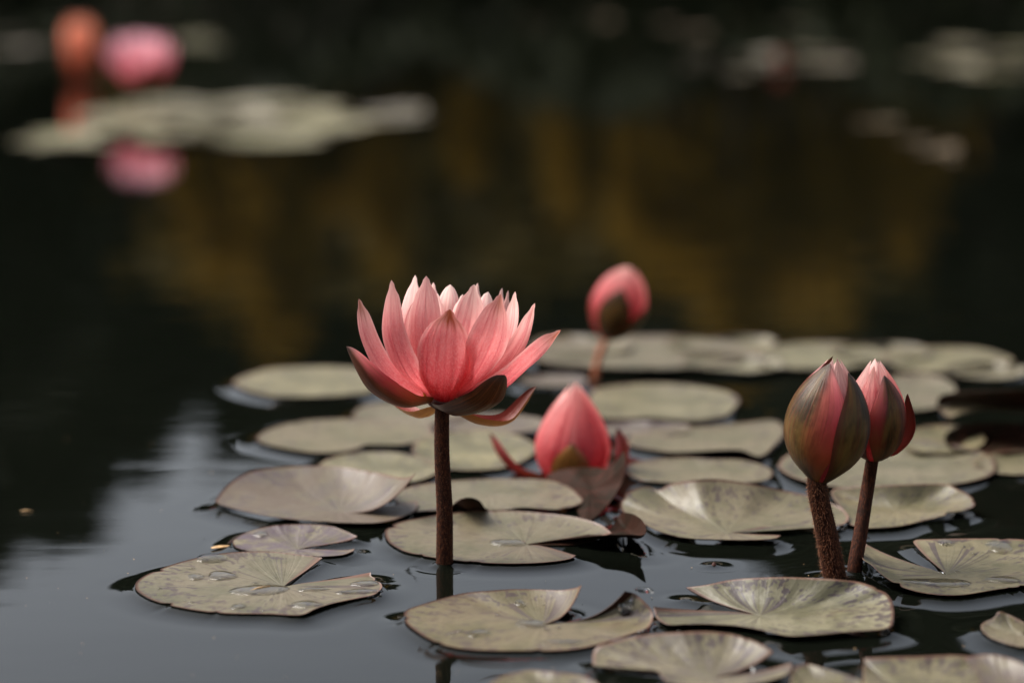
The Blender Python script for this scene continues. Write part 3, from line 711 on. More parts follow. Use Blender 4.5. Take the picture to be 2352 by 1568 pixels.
# ------------------------------------------------------------------ water with the curved edge it forms round pads and stems
STEMS = []   # (x, y, radius)
def build_water():
    x0, x1, y0, y1 = -0.34, 0.50, 1.05, 2.15
    xs = np.arange(x0, x1 + 1e-6, 0.0015)
    ys = [y0]
    while ys[-1] < y1:
        ys.append(ys[-1] + (0.0013 if ys[-1] < 1.45 else 0.0013 + 0.004 * (ys[-1] - 1.45)))
    ys = np.array(ys)
    Z = np.zeros((len(xs), len(ys)))
    cap = np.zeros_like(Z)
    inside_any = np.zeros(Z.shape, bool)
    low = np.zeros_like(Z)
    mg, lc = 0.034, 0.0046
    for poly, _ in PADS:
        lo, hi = poly[:, :2].min(0) - mg, poly[:, :2].max(0) + mg
        i0, i1 = np.searchsorted(xs, [lo[0], hi[0]]); j0, j1 = np.searchsorted(ys, [lo[1], hi[1]])
        if i1 - i0 < 2 or j1 - j0 < 2: continue
        X, Y = np.meshgrid(xs[i0:i1], ys[j0:j1], indexing='ij')
        P = np.stack([X.ravel(), Y.ravel()], 1)
        cl = np.vstack([poly, poly[:1]])
        seg = np.linalg.norm(np.diff(cl[:, :2], axis=0), axis=1)
        L = np.concatenate([[0], np.cumsum(seg)])
        ss = np.arange(0, L[-1], 0.0012)
        D = np.stack([np.interp(ss, L, cl[:, q]) for q in range(3)], 1)
        d = np.empty(len(P)); h = np.empty(len(P))
        for a in range(0, len(P), 8000):
            q = P[a:a + 8000]
            d2 = (q[:, None, 0] - D[None, :, 0]) ** 2 + (q[:, None, 1] - D[None, :, 1]) ** 2
            m = d2.argmin(1)
            d[a:a + 8000] = np.sqrt(d2[np.arange(len(q)), m]); h[a:a + 8000] = D[m, 2]
        ins = np.zeros(len(P), bool)
        xa, ya, xb, yb = cl[:-1, 0], cl[:-1, 1], cl[1:, 0], cl[1:, 1]
        for k in range(len(xa)):
            c = ((ya[k] > P[:, 1]) != (yb[k] > P[:, 1]))
            if ya[k] == yb[k]: continue
            ins ^= c & (P[:, 0] < (xb[k] - xa[k]) * (P[:, 1] - ya[k]) / (yb[k] - ya[k]) + xa[k])
        hm = np.where(h < 0.0055, np.minimum(h - 0.0006, 0.0026), 0.0026 * np.clip((0.011 - h) / 0.0055, 0.25, 1))
        z = hm * np.exp(-d / lc)
        z -= 0.00010 * np.exp(-((d - 0.017) / 0.006) ** 2)
        sh = (len(xs[i0:i1]), len(ys[j0:j1]))
        z = np.where(ins, 0, z).reshape(sh)
        Zs = Z[i0:i1, j0:j1]
        big = np.abs(z) > np.abs(Zs)
        Zs[big] = z[big]
        inn = np.where(ins, hm - np.minimum(d * 0.7, 0.0045), 9).reshape(sh)
        insg = ins.reshape(sh)
        ia = inside_any[i0:i1, j0:j1]; lw = low[i0:i1, j0:j1]
        lw[insg] = np.where(ia[insg], np.minimum(lw[insg], inn[insg]), inn[insg])
        ia |= insg
    Z[inside_any] = np.minimum(low, 0.0022)[inside_any]
    for sx, sy, sr in STEMS:
        X, Y = np.meshgrid(xs, ys, indexing='ij')
        d = np.hypot(X - sx, Y - sy) - sr
        z = 0.0019 * np.exp(-np.maximum(d, 0) / 0.0028) - 0.0002 * np.exp(-((d - 0.010) / 0.004) ** 2)
        z *= min(1.0, sr / 0.0045)
        z += (sr > 0.004) * 0.00005 * np.sin(d / 0.0011) * np.exp(-d / 0.018) * (d > 0.004)
        Z = np.where(inside_any, Z, np.where(np.abs(z) > np.abs(Z), z, Z))
    # fade to flat at the border of the fine sheet
    fx = np.clip(np.minimum(xs - x0, x1 - xs) / 0.02, 0, 1); fy = np.clip(np.minimum(ys - y0, y1 - ys) / 0.02, 0, 1)
    Z = Z * fx[:, None] * fy[None]
    X, Y = np.meshgrid(xs, ys, indexing='ij')
    V = np.stack([X.ravel(), Y.ravel(), Z.ravel()], 1)
    F = grid_faces(len(xs), len(ys), True)
    nb = len(V)
    xe, ye = xs[-1], ys[-1]
    bx = [-60, x0, xe, 60]; by = [-30, y0, ye, 24]
    BV = np.array([(a, b, 0) for a in bx for b in by])
    BF = []
    for i in range(3):
        for j in range(3):
            if i == 1 and j == 1: continue
            a = i * 4 + j
            BF.append([a + nb, a + 4 + nb, a + 5 + nb, a + 1 + nb])
    V = np.vstack([V, BV])
    faces = np.vstack([F, np.array(BF)])
    me = bpy.data.meshes.new('water')
    me.vertices.add(len(V)); me.vertices.foreach_set('co', V.ravel())
    me.loops.add(len(faces) * 4); me.loops.foreach_set('vertex_index', faces.ravel().astype(np.int32))
    me.polygons.add(len(faces))
    me.polygons.foreach_set('loop_start', np.arange(0, len(faces) * 4, 4, dtype=np.int32))
    me.update(calc_edges=True)
    me.polygons.foreach_set('use_smooth', np.ones(len(faces), bool))
    me.materials.append(M_WATER)
    q = faces[10]
    if np.cross(V[q[1]] - V[q[0]], V[q[2]] - V[q[0]])[2] < 0: me.flip_normals()
    o = bpy.data.objects.new('water', me)
    COL.objects.link(o)
    tag(o, kind='structure')

# ------------------------------------------------------------------ flowers
def blade(name, parent, line, hw, nout, mat, arc=0.8, tm=0.5, b0=0.45, sharp=0.74, nu=40, nv=19, nout2=None, nib=0.0, wav=0.0, **props):
    """A petal or sepal: a cupped blade along a centre line (world points), hw half-width in metres, nout the way its back faces."""
    C = spline(line, nu)
    t = np.linspace(0, 1, nu)
    T = np.gradient(C, axis=0); T /= np.linalg.norm(T, axis=1)[:, None]
    N0 = np.array(nout, float)[None] * np.ones((nu, 1))
    if nout2 is not None:
        N0 = N0 * (1 - t[:, None]) + np.array(nout2, float)[None] * t[:, None]
    N = N0 - T * (N0 * T).sum(1)[:, None]; N /= np.linalg.norm(N, axis=1)[:, None]
    Wd = np.cross(T, N)
    a = t / tm
    up = b0 + (1 - b0) * np.sin(np.pi / 2 * np.clip(a, 0, 1))
    dn = np.clip(1 - np.clip((t - tm) / (1 - tm), 0, 1) ** 2.6, 0, 1) ** sharp
    dn = dn * (1 - nib * np.exp(-((t - 0.945) / 0.035) ** 2))
    w_j = np.random.default_rng(int(1e5 * abs(float(C[-1][2] + 3 * C[-1][0])))).normal(size=4)
    dn = dn * (1 + 0.035 * np.sin(7 * t + w_j[0] * 3) * (t > tm))
    w = hw * np.where(t < tm, up, dn)
    w = np.maximum(w, hw * 0.012)
    v = np.linspace(-1, 1, nv)
    ar = arc * (1 - 0.25 * t)
    lat = (np.sin(ar[:, None] * v[None]) / ar[:, None]) * w[:, None]
    dep = ((1 - np.cos(ar[:, None] * v[None])) / ar[:, None]) * w[:, None]
    rng = np.random.default_rng(abs(hash((round(float(hw) * 1e6), round(float(C[-1][0]) * 1e6)))) % 2 ** 31)
    ph = rng.uniform(0, 6, 3)
    rip = wav * hw * np.sin(t[:, None] * 9 + v[None] * 2 + ph[0]) * np.abs(v[None]) ** 2 * np.sin(np.pi * t[:, None])
    ridge = -0.035 * hw * np.exp(-(v[None] / 0.1) ** 2) * np.sin(np.pi * np.clip(t[:, None] * 1.0, 0, 1))
    pleat = 0.014 * hw * np.cos(v[None] * np.pi * 5 + ph[1]) * np.sin(np.pi * t[:, None]) * (1 - v[None] ** 2)
    P = C[:, None] + Wd[:, None] * lat[..., None] - N[:, None] * (dep + rip + ridge + pleat)[..., None]
    V = P.reshape(-1, 3)
    F = grid_faces(nu, nv)
    q = F[(nu // 2) * (nv - 1) + nv // 2]
    if np.dot(np.cross(V[q[1]] - V[q[0]], V[q[2]] - V[q[0]]), N[nu // 2]) < 0: F = F[:, ::-1]
    tt, vv = np.meshgrid(t, (v + 1) / 2, indexing='ij')
    o = mesh_obj(name, V, F, mat, parent, uv=np.stack([tt.ravel(), vv.ravel()], 1))
    for k, x in props.items(): o[k] = float(x)
    return o

def petal(parent, line, hw, nout, pale=0.0, spot=0.3, **kw):
    kw.setdefault('wav', 0.09)
    kw.setdefault('nib', 0.0 if kw.get('sharp', 1) < 0.7 else 0.30)
    hw = hw * 1.08
    return blade('petal', parent, line, hw, nout, M_PETAL, pale=pale, tipspot=spot, **kw)

def sepal(parent, line, hw, nout, red=0.3, lo=0.0, hi=0.0, tan=0.0, dark=0.0, **kw):
    o = blade('sepal', parent, line, hw, nout, M_SEPAL, red=red, pink_low=lo, pink_high=hi, tan=tan, dark=dark, **kw)
    return o

def stem(parent, path, r0, r1, hairs=0, hlen=0.001, seed=1, sides=16):
    P = spline(path, 40)
    rad = np.linspace(r0, r1, 40)
    v, f = tube(P, rad, sides)
    o = mesh_obj('stem', v, f, M_STEM, parent)
    if hairs:
        rng = np.random.default_rng(seed)
        k = rng.uniform(0, 39, hairs)
        base = np.stack([np.interp(k, np.arange(40), P[:, q]) for q in range(3)], 1)
        rr = np.interp(k, np.arange(40), rad)
        th = rng.uniform(0, 2 * np.pi, hairs)
        d = np.stack([np.cos(th), np.sin(th), np.zeros(hairs)], 1)
        root = base + d * rr[:, None] * 0.97
        dirn = d + rng.normal(size=(hairs, 3)) * 0.35 + np.array([0, 0, -0.5])
        dirn /= np.linalg.norm(dirn, axis=1)[:, None]
        tip = root + dirn * (hlen * rng.uniform(0.4, 1.3, hairs))[:, None]
        sd_ = np.stack([-np.sin(th), np.cos(th), np.zeros(hairs)], 1) * 0.00013
        up_ = np.array([[0, 0, 0.00013]])
        V = np.stack([root - sd_, root + sd_, root + up_, tip], 1).reshape(-1, 3)
        b = np.arange(hairs) * 4
        F = np.vstack([np.stack([b, b + 1, b + 3], 1), np.stack([b + 1, b + 2, b + 3], 1), np.stack([b + 2, b, b + 3], 1)])
        h = mesh_obj('stem_hairs', V, F, M_HAIR, parent, smooth=False)
        h['kind'] = 'stuff'
    return o

# ---- the tall open flower
FZ = conv(0.25786, 771.75, None, 606.4)
fbase = at_z(1021, 1299, 0.0)
FY = fbase[1]
MPX = FY / FPX / math.cos(PITCH) * 1.0 * 0.25786       # metres per zoom pixel there
def fp(x, y, dy): return at_y(*FZ(x, y), FY + dy * 0.001)
def fl(*p): return [fp(*q) for q in p]
lily = empty('water_lily', fbase, 'tall open pink water lily on a thick dark stem above the pads', 'water lily')
STEMS.append((fbase[0], fbase[1], 0.0050))
top = fp(945, 1262, 0)
low = fbase - np.array([0, 0, 0.03])
stem(lily, [low, fbase, at_y(1021, 1170, FY), at_y(1015, 1040, FY), top], 0.0051, 0.0040, 2600, 0.00085, 4)
def cup(parent, c, r, h, axis=(0, 0, 1)):
    th = np.linspace(0, 2 * np.pi, 20, endpoint=False)
    prof = [(0.55, -0.5), (0.9, -0.15), (1.0, 0.2), (0.85, 0.6), (0.0, 0.8)]
    V = np.array([[c[0] + r * a * math.cos(t), c[1] + r * a * math.sin(t), c[2] + h * b] for a, b in prof for t in th])
    F = [[i * 20 + j, i * 20 + (j + 1) % 20, (i + 1) * 20 + (j + 1) % 20, (i + 1) * 20 + j] for i in range(4) for j in range(20)]
    return mesh_obj('receptacle', V, F, M_CUP, parent)
cup(lily, fp(945, 1235, 0), 0.0085, 0.006)
# stamens, deep inside
sv = []
rng = np.random.default_rng(2)
for i in range(40):
    a = i * 2.4; r = 0.004 + 0.006 * (i / 40); c = fp(950, 1180, 3)
    b = c + np.array([math.cos(a) * r, math.sin(a) * r, 0])
    sv.append(tube([b, b + np.array([math.cos(a) * 0.003, math.sin(a) * 0.003, 0.009]), b + np.array([math.cos(a) * 0.002, math.sin(a) * 0.002, 0.017])], [0.0007, 0.0009, 0.0003], 5))
o = mesh_obj('stamens', *join(sv), M_STAMEN, lily); o['kind'] = 'stuff'
u_ = MPX
# back ring first, seen over the front ones
petal(lily, fl((920,1180,6),(855,700,28),(850,400,33),(868,163,29)), 92*u_, (-.2,1,.0), 0.75, 0.1)
petal(lily, fl((970,1180,6),(1150,700,28),(1235,400,33),(1262,168,29)), 85*u_, (.25,1,0), 0.75, 0.1)
petal(lily, fl((1000,1180,6),(1300,800,24),(1445,450,29),(1480,213,27)), 75*u_, (.45,.9,0), 0.75, 0.2)
petal(lily, fl((1000,1180,6),(1350,800,20),(1505,450,25),(1535,233,23)), 60*u_, (.6,.8,0), 0.6, 0.2)
petal(lily, fl((900,1180,4),(720,850,18),(650,450,25),(706,98,24)), 118*u_, (-.55,.8,0), 0.9, 0.15)
petal(lily, fl((930,1180,5),(800,800,26),(780,500,32),(800,300,30)), 110*u_, (-.35,.9,0), 0.85, 0.1)
petal(lily, fl((960,1180,5),(1060,800,28),(1110,520,34),(1130,300,32)), 120*u_, (.1,1,0), 0.85, 0.1)
petal(lily, fl((950,1180,5),(965,700,19),(1000,400,24),(1018,182,21)), 122*u_, (0,1,0), 0.9, 0.0, sharp=0.62, tm=0.6)
petal(lily, fl((980,1180,5),(1200,800,17),(1325,450,21),(1356,247,18)), 98*u_, (.3,1,0), 1.0, 0.0, sharp=0.6, tm=0.6)
petal(lily, fl((900,1190,0),(760,900,6),(690,600,10),(740,330,10)), 95*u_, (-.5,.6,0), 0.7, 0.1)
petal(lily, fl((1000,1190,0),(1240,900,6),(1400,650,10),(1440,420,10)), 110*u_, (.5,.6,0), 0.7, 0.1)
petal(lily, fl((940,1185,2),(880,820,4),(880,520,6),(905,262,4)), 105*u_, (-.2,.9,0), 0.9, 0.05)
petal(lily, fl((965,1185,2),(1050,800,4),(1110,520,6),(1128,268,4)), 105*u_, (.2,.9,0), 0.95, 0.05)
petal(lily, fl((985,1185,2),(1260,850,8),(1380,560,10),(1420,330,9)), 100*u_, (.4,.8,0), 0.9, 0.1)
# sides
petal(lily, fl((820,1180,2),(470,980,0),(285,690,-1),(203,308,0)), 120*u_, (-.55,-.8,-.1), 0.34, 0.9, tm=0.42)
petal(lily, fl((1050,1180,4),(1400,950,10),(1565,600,12),(1597,245,8)), 112*u_, (.75,-.65,0), 0.75, 0.4)
petal(lily, fl((1060,1190,0),(1430,1000,2),(1655,700,4),(1772,348,2)), 118*u_, (.72,-.68,-.1), 0.65, 0.5)
# front ring
petal(lily, fl((890,1190,-2),(720,900,-9),(665,600,-9),(722,278,-5)), 110*u_, (-.4,-.9,0), 0.75, 0.1)
petal(lily, fl((980,1180,-3),(1120,850,-14),(1195,500,-15),(1231,181,-8)), 145*u_, (.25,-.95,0), 0.72, 0.15, tm=0.58)
petal(lily, fl((900,1190,-5),(800,900,-19),(775,500,-21),(803,106,-13)), 160*u_, (-.35,-.93,0), 0.56, 0.05, tm=0.5)
petal(lily, fl((850,1190,-4),(625,960,-21),(490,600,-24),(493,143,-15)), 138*u_, (-.55,-.83,0), 0.42, 0.15, tm=0.45)
petal(lily, fl((1010,1200,-6),(1235,980,-23),(1395,650,-27),(1470,267,-17)), 190*u_, (.45,-.88,0), 0.30, 0.8, tm=0.5)
petal(lily, fl((1080,1190,-4),(1420,1115,-6),(1710,880,-6),(2002,588,0)), 138*u_, (.5,-.7,-.5), 0.12, 1.0, tm=0.48)
petal(lily, fl((952,1228,-8),(960,1010,-27),(976,700,-32),(1014,401,-26)), 250*u_, (0,-1,-.05), 0.10, 1.3, tm=0.45, b0=0.5, arc=0.9)
# sepals
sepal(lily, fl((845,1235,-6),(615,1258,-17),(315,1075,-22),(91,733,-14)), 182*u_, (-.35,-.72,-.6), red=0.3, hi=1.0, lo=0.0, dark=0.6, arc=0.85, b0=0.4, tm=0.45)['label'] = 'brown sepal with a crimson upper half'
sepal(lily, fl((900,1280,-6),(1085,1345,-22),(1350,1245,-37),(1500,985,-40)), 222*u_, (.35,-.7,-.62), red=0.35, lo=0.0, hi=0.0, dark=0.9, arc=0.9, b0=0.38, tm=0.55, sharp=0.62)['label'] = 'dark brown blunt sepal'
sepal(lily, fl((1000,1290,6),(1270,1425,18),(1550,1400,28),(1790,1085,32)), 140*u_, (.25,.22,-.9), red=0.25, tan=0.75, arc=1.35, b0=0.4)['label'] = 'tan sepal drooping below the rest'
sepal(lily, fl((900,1295,4),(740,1368,20),(560,1270,38),(440,1100,50)), 130*u_, (-.3,.15,-.9), red=0.1, tan=1.0, arc=0.9)['label'] = 'orange tan sepal at the back'

# ---- buds
def bud(parent, base, tip, prof, patches, mat_inner=True, side=(1, 0, 0)):
    """base, tip world points; prof: list of (u, radius m); patches: dicts az, half (deg), u0,u1, out, mat ..."""
    base, tip = np.array(base), np.array(tip)
    ax = tip - base; L = np.linalg.norm(ax); ax /= L
    X = np.array([1.0, 0, 0]); X -= ax * X.dot(ax); X /= np.linalg.norm(X)
    Yv = np.cross(ax, X)                     # away from the camera
    pu = [p[0] for p in prof]; pr = [p[1] for p in prof]
    pk = spline(np.array([pu, pr]).T, 60)
    for pt in patches:
        nu, nv = 26, 17
        t = np.linspace(0, 1, nu); v = np.linspace(-1, 1, nv)
        u = pt.get('u0', 0.0) + (pt.get('u1', 1.0) - pt.get('u0', 0.0)) * t
        tm = pt.get('tm', 0.42); b0 = pt.get('b0', 0.75); sh = pt.get('sharp', 0.8)
        w = np.where(t < tm, b0 + (1 - b0) * np.sin(np.pi / 2 * np.clip(t / tm, 0, 1)), np.clip(1 - np.clip((t - tm) / (1 - tm), 0, 1) ** 2.1, 0, 1) ** sh)
        w = np.maximum(w, 0.015)
        half = R(pt['half']) * w
        rr = np.interp(u, pk[:, 0], pk[:, 1]) * pt.get('out', 1.0) + pt.get('lift', 0) * 0.001
        rr = rr + pt.get('flare', 0) * 0.001 * t ** 2
        az = R(pt['az']) + R(pt.get('lean', 0)) * t
        an = az[:, None] + half[:, None] * v[None]     # 0 = towards the camera, 90 = right
        bulge = 1 + pt.get('cup', 0.03) * (1 - v[None] ** 2) 
        rad = rr[:, None] * bulge
        P = base + ax * (u * L)[:, None, None] + X * (np.sin(an) * rad)[..., None] - Yv * (np.cos(an) * rad)[..., None]
        V = P.reshape(-1, 3)
        F = grid_faces(nu, nv)
        mid = (nu // 2) * (nv - 1) + nv // 2
        q = F[mid]
        outw = V[q[0]] - (base + ax * np.dot(V[q[0]] - base, ax))
        if np.dot(np.cross(V[q[1]] - V[q[0]], V[q[2]] - V[q[0]]), outw) < 0: F = F[:, ::-1]
        tt, vv = np.meshgrid(t, (v + 1) / 2, indexing='ij')
        nm = pt.get('name', 'petal')
        o = mesh_obj(nm, V, F, M_SEPAL if nm == 'sepal' else M_PETAL, parent, uv=np.stack([tt.ravel(), vv.ravel()], 1))
        for k in ('pale', 'tipspot', 'red', 'pink_low', 'pink_high', 'tan'):
            o[k] = float(pt.get(k, 0.0))
        if 'label' in pt: o['label'] = pt['label']

# left bud of the pair
b1w = at_z(1918, 1330, 0.0)
BY = b1w[1]
def bp(x, y, dy=0): return at_y(*Z12(x, y), BY + dy * 0.001)
bm = BY / FPX / math.cos(PITCH) * 0.23437
bud1 = empty('water_lily_bud', b1w, 'plump olive bud on a bristly stem, left one of the pair at the right', 'bud', 'water lily buds')
STEMS.append((b1w[0], b1w[1], 0.0060))
stem(bud1, [at_y(1926, 1420, BY), b1w, at_y(1898, 1222, BY), at_y(1878, 1130, BY), bp(325, 1440)], 0.0068, 0.0052, 3600, 0.0020, 9)
prof1 = [(0.0, 85*bm), (0.06, 175*bm), (0.16, 300*bm), (0.28, 385*bm), (0.42, 418*bm), (0.56, 400*bm), (0.70, 335*bm), (0.82, 240*bm), (0.92, 130*bm), (1.0, 45*bm)]
bud(bud1, bp(345, 1500), bp(505, 282), prof1, [
    dict(az=15, half=40, out=0.93, u1=1.0, pale=0.55, tipspot=0.3, sharp=0.5),
    dict(az=-30, half=45, out=0.90, u1=0.985, pale=0.5, sharp=0.5),
    dict(az=60, half=45, out=0.91, u1=0.99, pale=0.5, sharp=0.5),
    dict(az=150, half=60, out=0.92, u1=0.97, pale=0.4, sharp=0.5),
    dict(az=-110, half=60, out=0.92, u1=0.97, pale=0.4, sharp=0.5),
    dict(name='sepal', az=-150, half=70, out=0.97, u1=1.0, red=0.4, sharp=0.7),
    dict(name='sepal', az=-60, half=66, out=0.985, u1=0.955, red=0.0, pink_high=1.0, lean=22, sharp=0.52, tm=0.52, label='olive sepal with a broad pink red flank'),
    dict(name='sepal', az=140, half=60, out=0.99, u1=0.90, red=0.2, sharp=0.7),
    dict(name='sepal', az=46, half=47, out=1.01, u1=0.90, red=0.0, pink_high=0.4, lean=10, sharp=0.55, tm=0.48, label='olive brown sepal facing forward'),
])
# right bud of the pair, a little behind
b2w = at_z(1962, 1318, 0.0)
bud2 = empty('water_lily_bud', b2w, 'smaller opening bud with pink tip on a smooth stem, right one of the pair', 'bud', 'water lily buds')
STEMS.append((b2w[0], b2w[1], 0.0048))
BY2 = BY + 0.030
def bp2(x, y, dy=0): return at_y(*Z12(x, y), BY2 + dy * 0.001)
bm2 = bm * BY2 / BY
stem(bud2, [b2w - np.array([0, 0.003, 0.03]), b2w, at_y(1977, 1220, b2w[1] + 0.010), at_y(1993, 1120, b2w[1] + 0.020), bp2(868, 1270)], 0.0045, 0.0036, 500, 0.0005, 12)
prof2 = [(0.0, 80*bm2), (0.06, 170*bm2), (0.18, 255*bm2), (0.32, 292*bm2), (0.46, 300*bm2), (0.6, 275*bm2), (0.74, 215*bm2), (0.87, 130*bm2), (1.0, 40*bm2)]
bud(bud2, bp2(885, 1290), bp2(898, 302), prof2, [
    dict(az=-20, half=36, out=0.97, u1=0.95, pale=0.45, tipspot=0.3, sharp=0.65),
    dict(az=20, half=45, out=0.93, u1=0.99, pale=0.75, sharp=0.5),
    dict(az=-70, half=55, out=0.95, u1=0.985, pale=0.75, sharp=0.55),
    dict(az=62, half=45, out=0.99, u1=0.93, pale=0.3, tipspot=0.2, sharp=0.7),
    dict(az=120, half=50, out=0.95, u1=0.98, pale=0.5, sharp=0.5),
    dict(az=180, half=50, out=0.95, u1=1.0, pale=0.6, sharp=0.5),
    dict(az=-125, half=50, out=0.95, u1=0.98, pale=0.6, sharp=0.5),
    dict(name='sepal', az=24, half=46, out=1.03, u1=0.86, red=0.0, pink_high=0.25, pink_low=0.55, lean=4, sharp=0.62, tm=0.42, label='olive sepal facing forward'),
    dict(name='sepal', az=-75, half=50, out=1.01, u1=0.62, red=0.3, sharp=0.8),
    dict(name='sepal', az=180, half=50, out=1.0, u1=0.86, red=0.3, sharp=0.8),
])
sepal(bud2, [bp2(930,1250,0), bp2(1120,1195,2), bp2(1265,980,2), bp2(1213,640,0)], 88*bm2, (.80,.55,-.25), red=0.3, arc=1.15, b0=0.5)['label'] = 'sepal standing open at the side'

# leaning bud farther out
CZ = conv(0.39849, 1084.1, None, 569.6)
b3w = at_z(*CZ(712, 742), 0.0)
B3Y = b3w[1]
def bp3(x, y, dy=0): return at_y(*CZ(x, y), B3Y + dy * 0.001)
bm3 = B3Y / FPX / math.cos(PITCH) * 0.39849
bud3 = empty('water_lily_bud', b3w, 'single pink bud leaning right on an orange brown stem, behind the tall flower', 'bud', 'water lily buds')
stem(bud3, [b3w - np.array([0, 0, 0.03]), b3w, bp3(735, 620), bp3(775, 520)], 21*bm3, 19*bm3)
M_STEM2 = m_plain('orange_stem', (0.42, 0.13, 0.06), 0.5)
bud3.children[0].data.materials[0] = M_STEM2
prof3 = [(0.0, 40*bm3), (0.1, 95*bm3), (0.25, 132*bm3), (0.42, 155*bm3), (0.6, 154*bm3), (0.78, 122*bm3), (0.9, 80*bm3), (1.0, 22*bm3)]
bud(bud3, bp3(780, 525), bp3(915, 112), prof3, [
    dict(az=a, half=48, out=0.97, u1=1.0, pale=0.25, tipspot=0.1, sharp=0.5) for a in (-60, 0, 60, 120, 180, -120)] + [
    dict(name='sepal', az=-8, half=42, out=1.03, u1=0.74, red=0.0, sharp=0.9, tm=0.3),
    dict(name='sepal', az=72, half=46, out=1.04, u1=0.58, red=0.0, sharp=0.8, tm=0.3),
    dict(name='sepal', az=175, half=45, out=1.03, u1=0.7, red=0.2, sharp=0.9, tm=0.3),
    dict(name='sepal', az=-100, half=40, out=1.03, u1=0.5, red=0.9, sharp=0.9, tm=0.3),
])
# half-open flower sitting on the water
b4w = at_z(*CZ(570, 1290), 0.0)
B4Y = b4w[1]
def bp4(x, y, dy=0): return at_y(*CZ(x, y), B4Y + dy * 0.001)
bm4 = B4Y / FPX / math.cos(PITCH) * 0.39849
lily4 = empty('water_lily', b4w, 'closed pink flower sitting low on the water with two sepals splayed wide', 'water lily')
stem(lily4, [b4w - np.array([0, 0, 0.06]), b4w - np.array([0, 0, 0.02]), bp4(572, 1335)], 0.004, 0.004)
prof4 = [(0.0, 110*bm4), (0.12, 180*bm4), (0.28, 212*bm4), (0.42, 212*bm4), (0.58, 180*bm4), (0.74, 128*bm4), (0.88, 70*bm4), (1.0, 8*bm4)]
bud(lily4, bp4(565, 1345), bp4(598, 768), prof4, [
    dict(az=-38, half=62, out=0.99, u1=1.0, pale=0.40, tipspot=0.0, sharp=0.75, lean=30),
    dict(az=62, half=58, out=1.02, u1=0.95, pale=0.12, tipspot=0.0, sharp=0.75, lean=-22),
    dict(az=10, half=50, out=0.95, u1=0.98, pale=0.35, sharp=0.6),
    dict(az=130, half=55, out=0.97, u1=0.98, pale=0.3, sharp=0.6),
    dict(az=-110, half=55, out=0.97, u1=0.98, pale=0.3, sharp=0.6),
    dict(az=180, half=50, out=0.97, u1=1.0, pale=0.4, sharp=0.6),
    dict(name='sepal', az=-2, half=36, out=1.04, u1=0.46, red=0.1, tan=0.75, sharp=1.0, tm=0.15, pink_high=0.3, label='short tan sepal at the front'),
])
sepal(lily4, [bp4(430,1330,-6), bp4(270,1300,-12), bp4(165,1200,-14), bp4(100,1062,-12)], 58*bm4, (-.5,-.6,-.6), red=1.0, arc=0.9, lo=0.8, hi=0.8)
sepal(lily4, [bp4(700,1330,-4), bp4(840,1320,-12), bp4(885,1180,-16), bp4(838,1035,-16)], 64*bm4, (.6,-.6,-.4), red=1.0, arc=1.0, lo=0.6, hi=0.6)

# ---- far blurred flowers
def far_lily(px, py_base, head_px, width_px, label, open_, pale, name, cat):
    w = at_z(px, py_base, 0.0)
    m = w[1] / FPX
    t = empty(name, w, label, cat)
    c = np.array([w[0], w[1], head_px[0] * m])           # base of the head
    rad, hgt = width_px * m / 2, head_px[1] * m
    stem(t, [w - np.array([0, 0, 0.05]), w, c * 0.5 + w * 0.5 + np.array([0.004, 0, 0]), c], 0.005, 0.004)
    for ring, (n, rf, hf, off) in enumerate(open_):
        for i in range(n):
            a = 2 * math.pi * (i + off) / n
            d = np.array([math.sin(a), -math.cos(a), 0])
            line = [c + d * 0.006, c + d * rad * rf * 0.7 + np.array([0, 0, hgt * hf * 0.22]), c + d * rad * rf * 0.98 + np.array([0, 0, hgt * hf * 0.6]), c + d * rad * rf + np.array([0, 0, hgt * hf])]
            petal(t, line, rad * 0.30, d + np.array([0, 0, -0.1]), min(1, pale + 0.2 * ring), 0.2, nu=14, nv=7)
    for i in range(4):
        a = 2 * math.pi * (i + 0.3) / 4
        d = np.array([math.sin(a), -math.cos(a), 0])
        line = [c, c + d * rad * 0.55 + np.array([0, 0, hgt * 0.02]), c + d * rad * 0.9 + np.array([0, 0, hgt * 0.25]), c + d * rad * 1.02 + np.array([0, 0, hgt * 0.45])]
        sepal(t, line, rad * 0.3, d + np.array([0, 0, -0.6]), red=0.4, nu=14, nv=7)
    return t
far_lily(325, 250, (52, 118), 152, 'far open pink lily blurred in the upper left, mirrored below', [(9, 1.0, 0.85, 0), (8, 0.75, 0.98, 0.5), (6, 0.45, 1.0, 0.2)], 0.8, 'water_lily', 'water lily')
far_lily(186, 186, (0, 142), 78, 'far closed orange lily at the upper left, beside the pink one', [(6, 0.95, 0.9, 0), (6, 0.7, 1.0, 0.5), (5, 0.35, 1.0, 0.1)], 0.0, 'orange_water_lily', 'water lily')
far_lily(1795, 158, (6, 34), 34, 'far dull pink bud among the pads at the upper right', [(5, 0.95, 0.9, 0), (5, 0.5, 1.0, 0.5)], 0.0, 'faded_water_lily', 'water lily')
k = NT('orange_petal')
u_n, v_n = k.uv()
oc = k.ramp(u_n, [(0.0, (0.45, 0.08, 0.03)), (0.35, (0.80, 0.22, 0.10)), (1.0, (0.92, 0.42, 0.28))])
tr_ = k.n('ShaderNodeBsdfTranslucent'); k.put(tr_.inputs[0], oc)
M_ORANGE = k.done(k.mixs(0.4, k.bsdf(oc, 0.5, 0.3), tr_.outputs[0]))
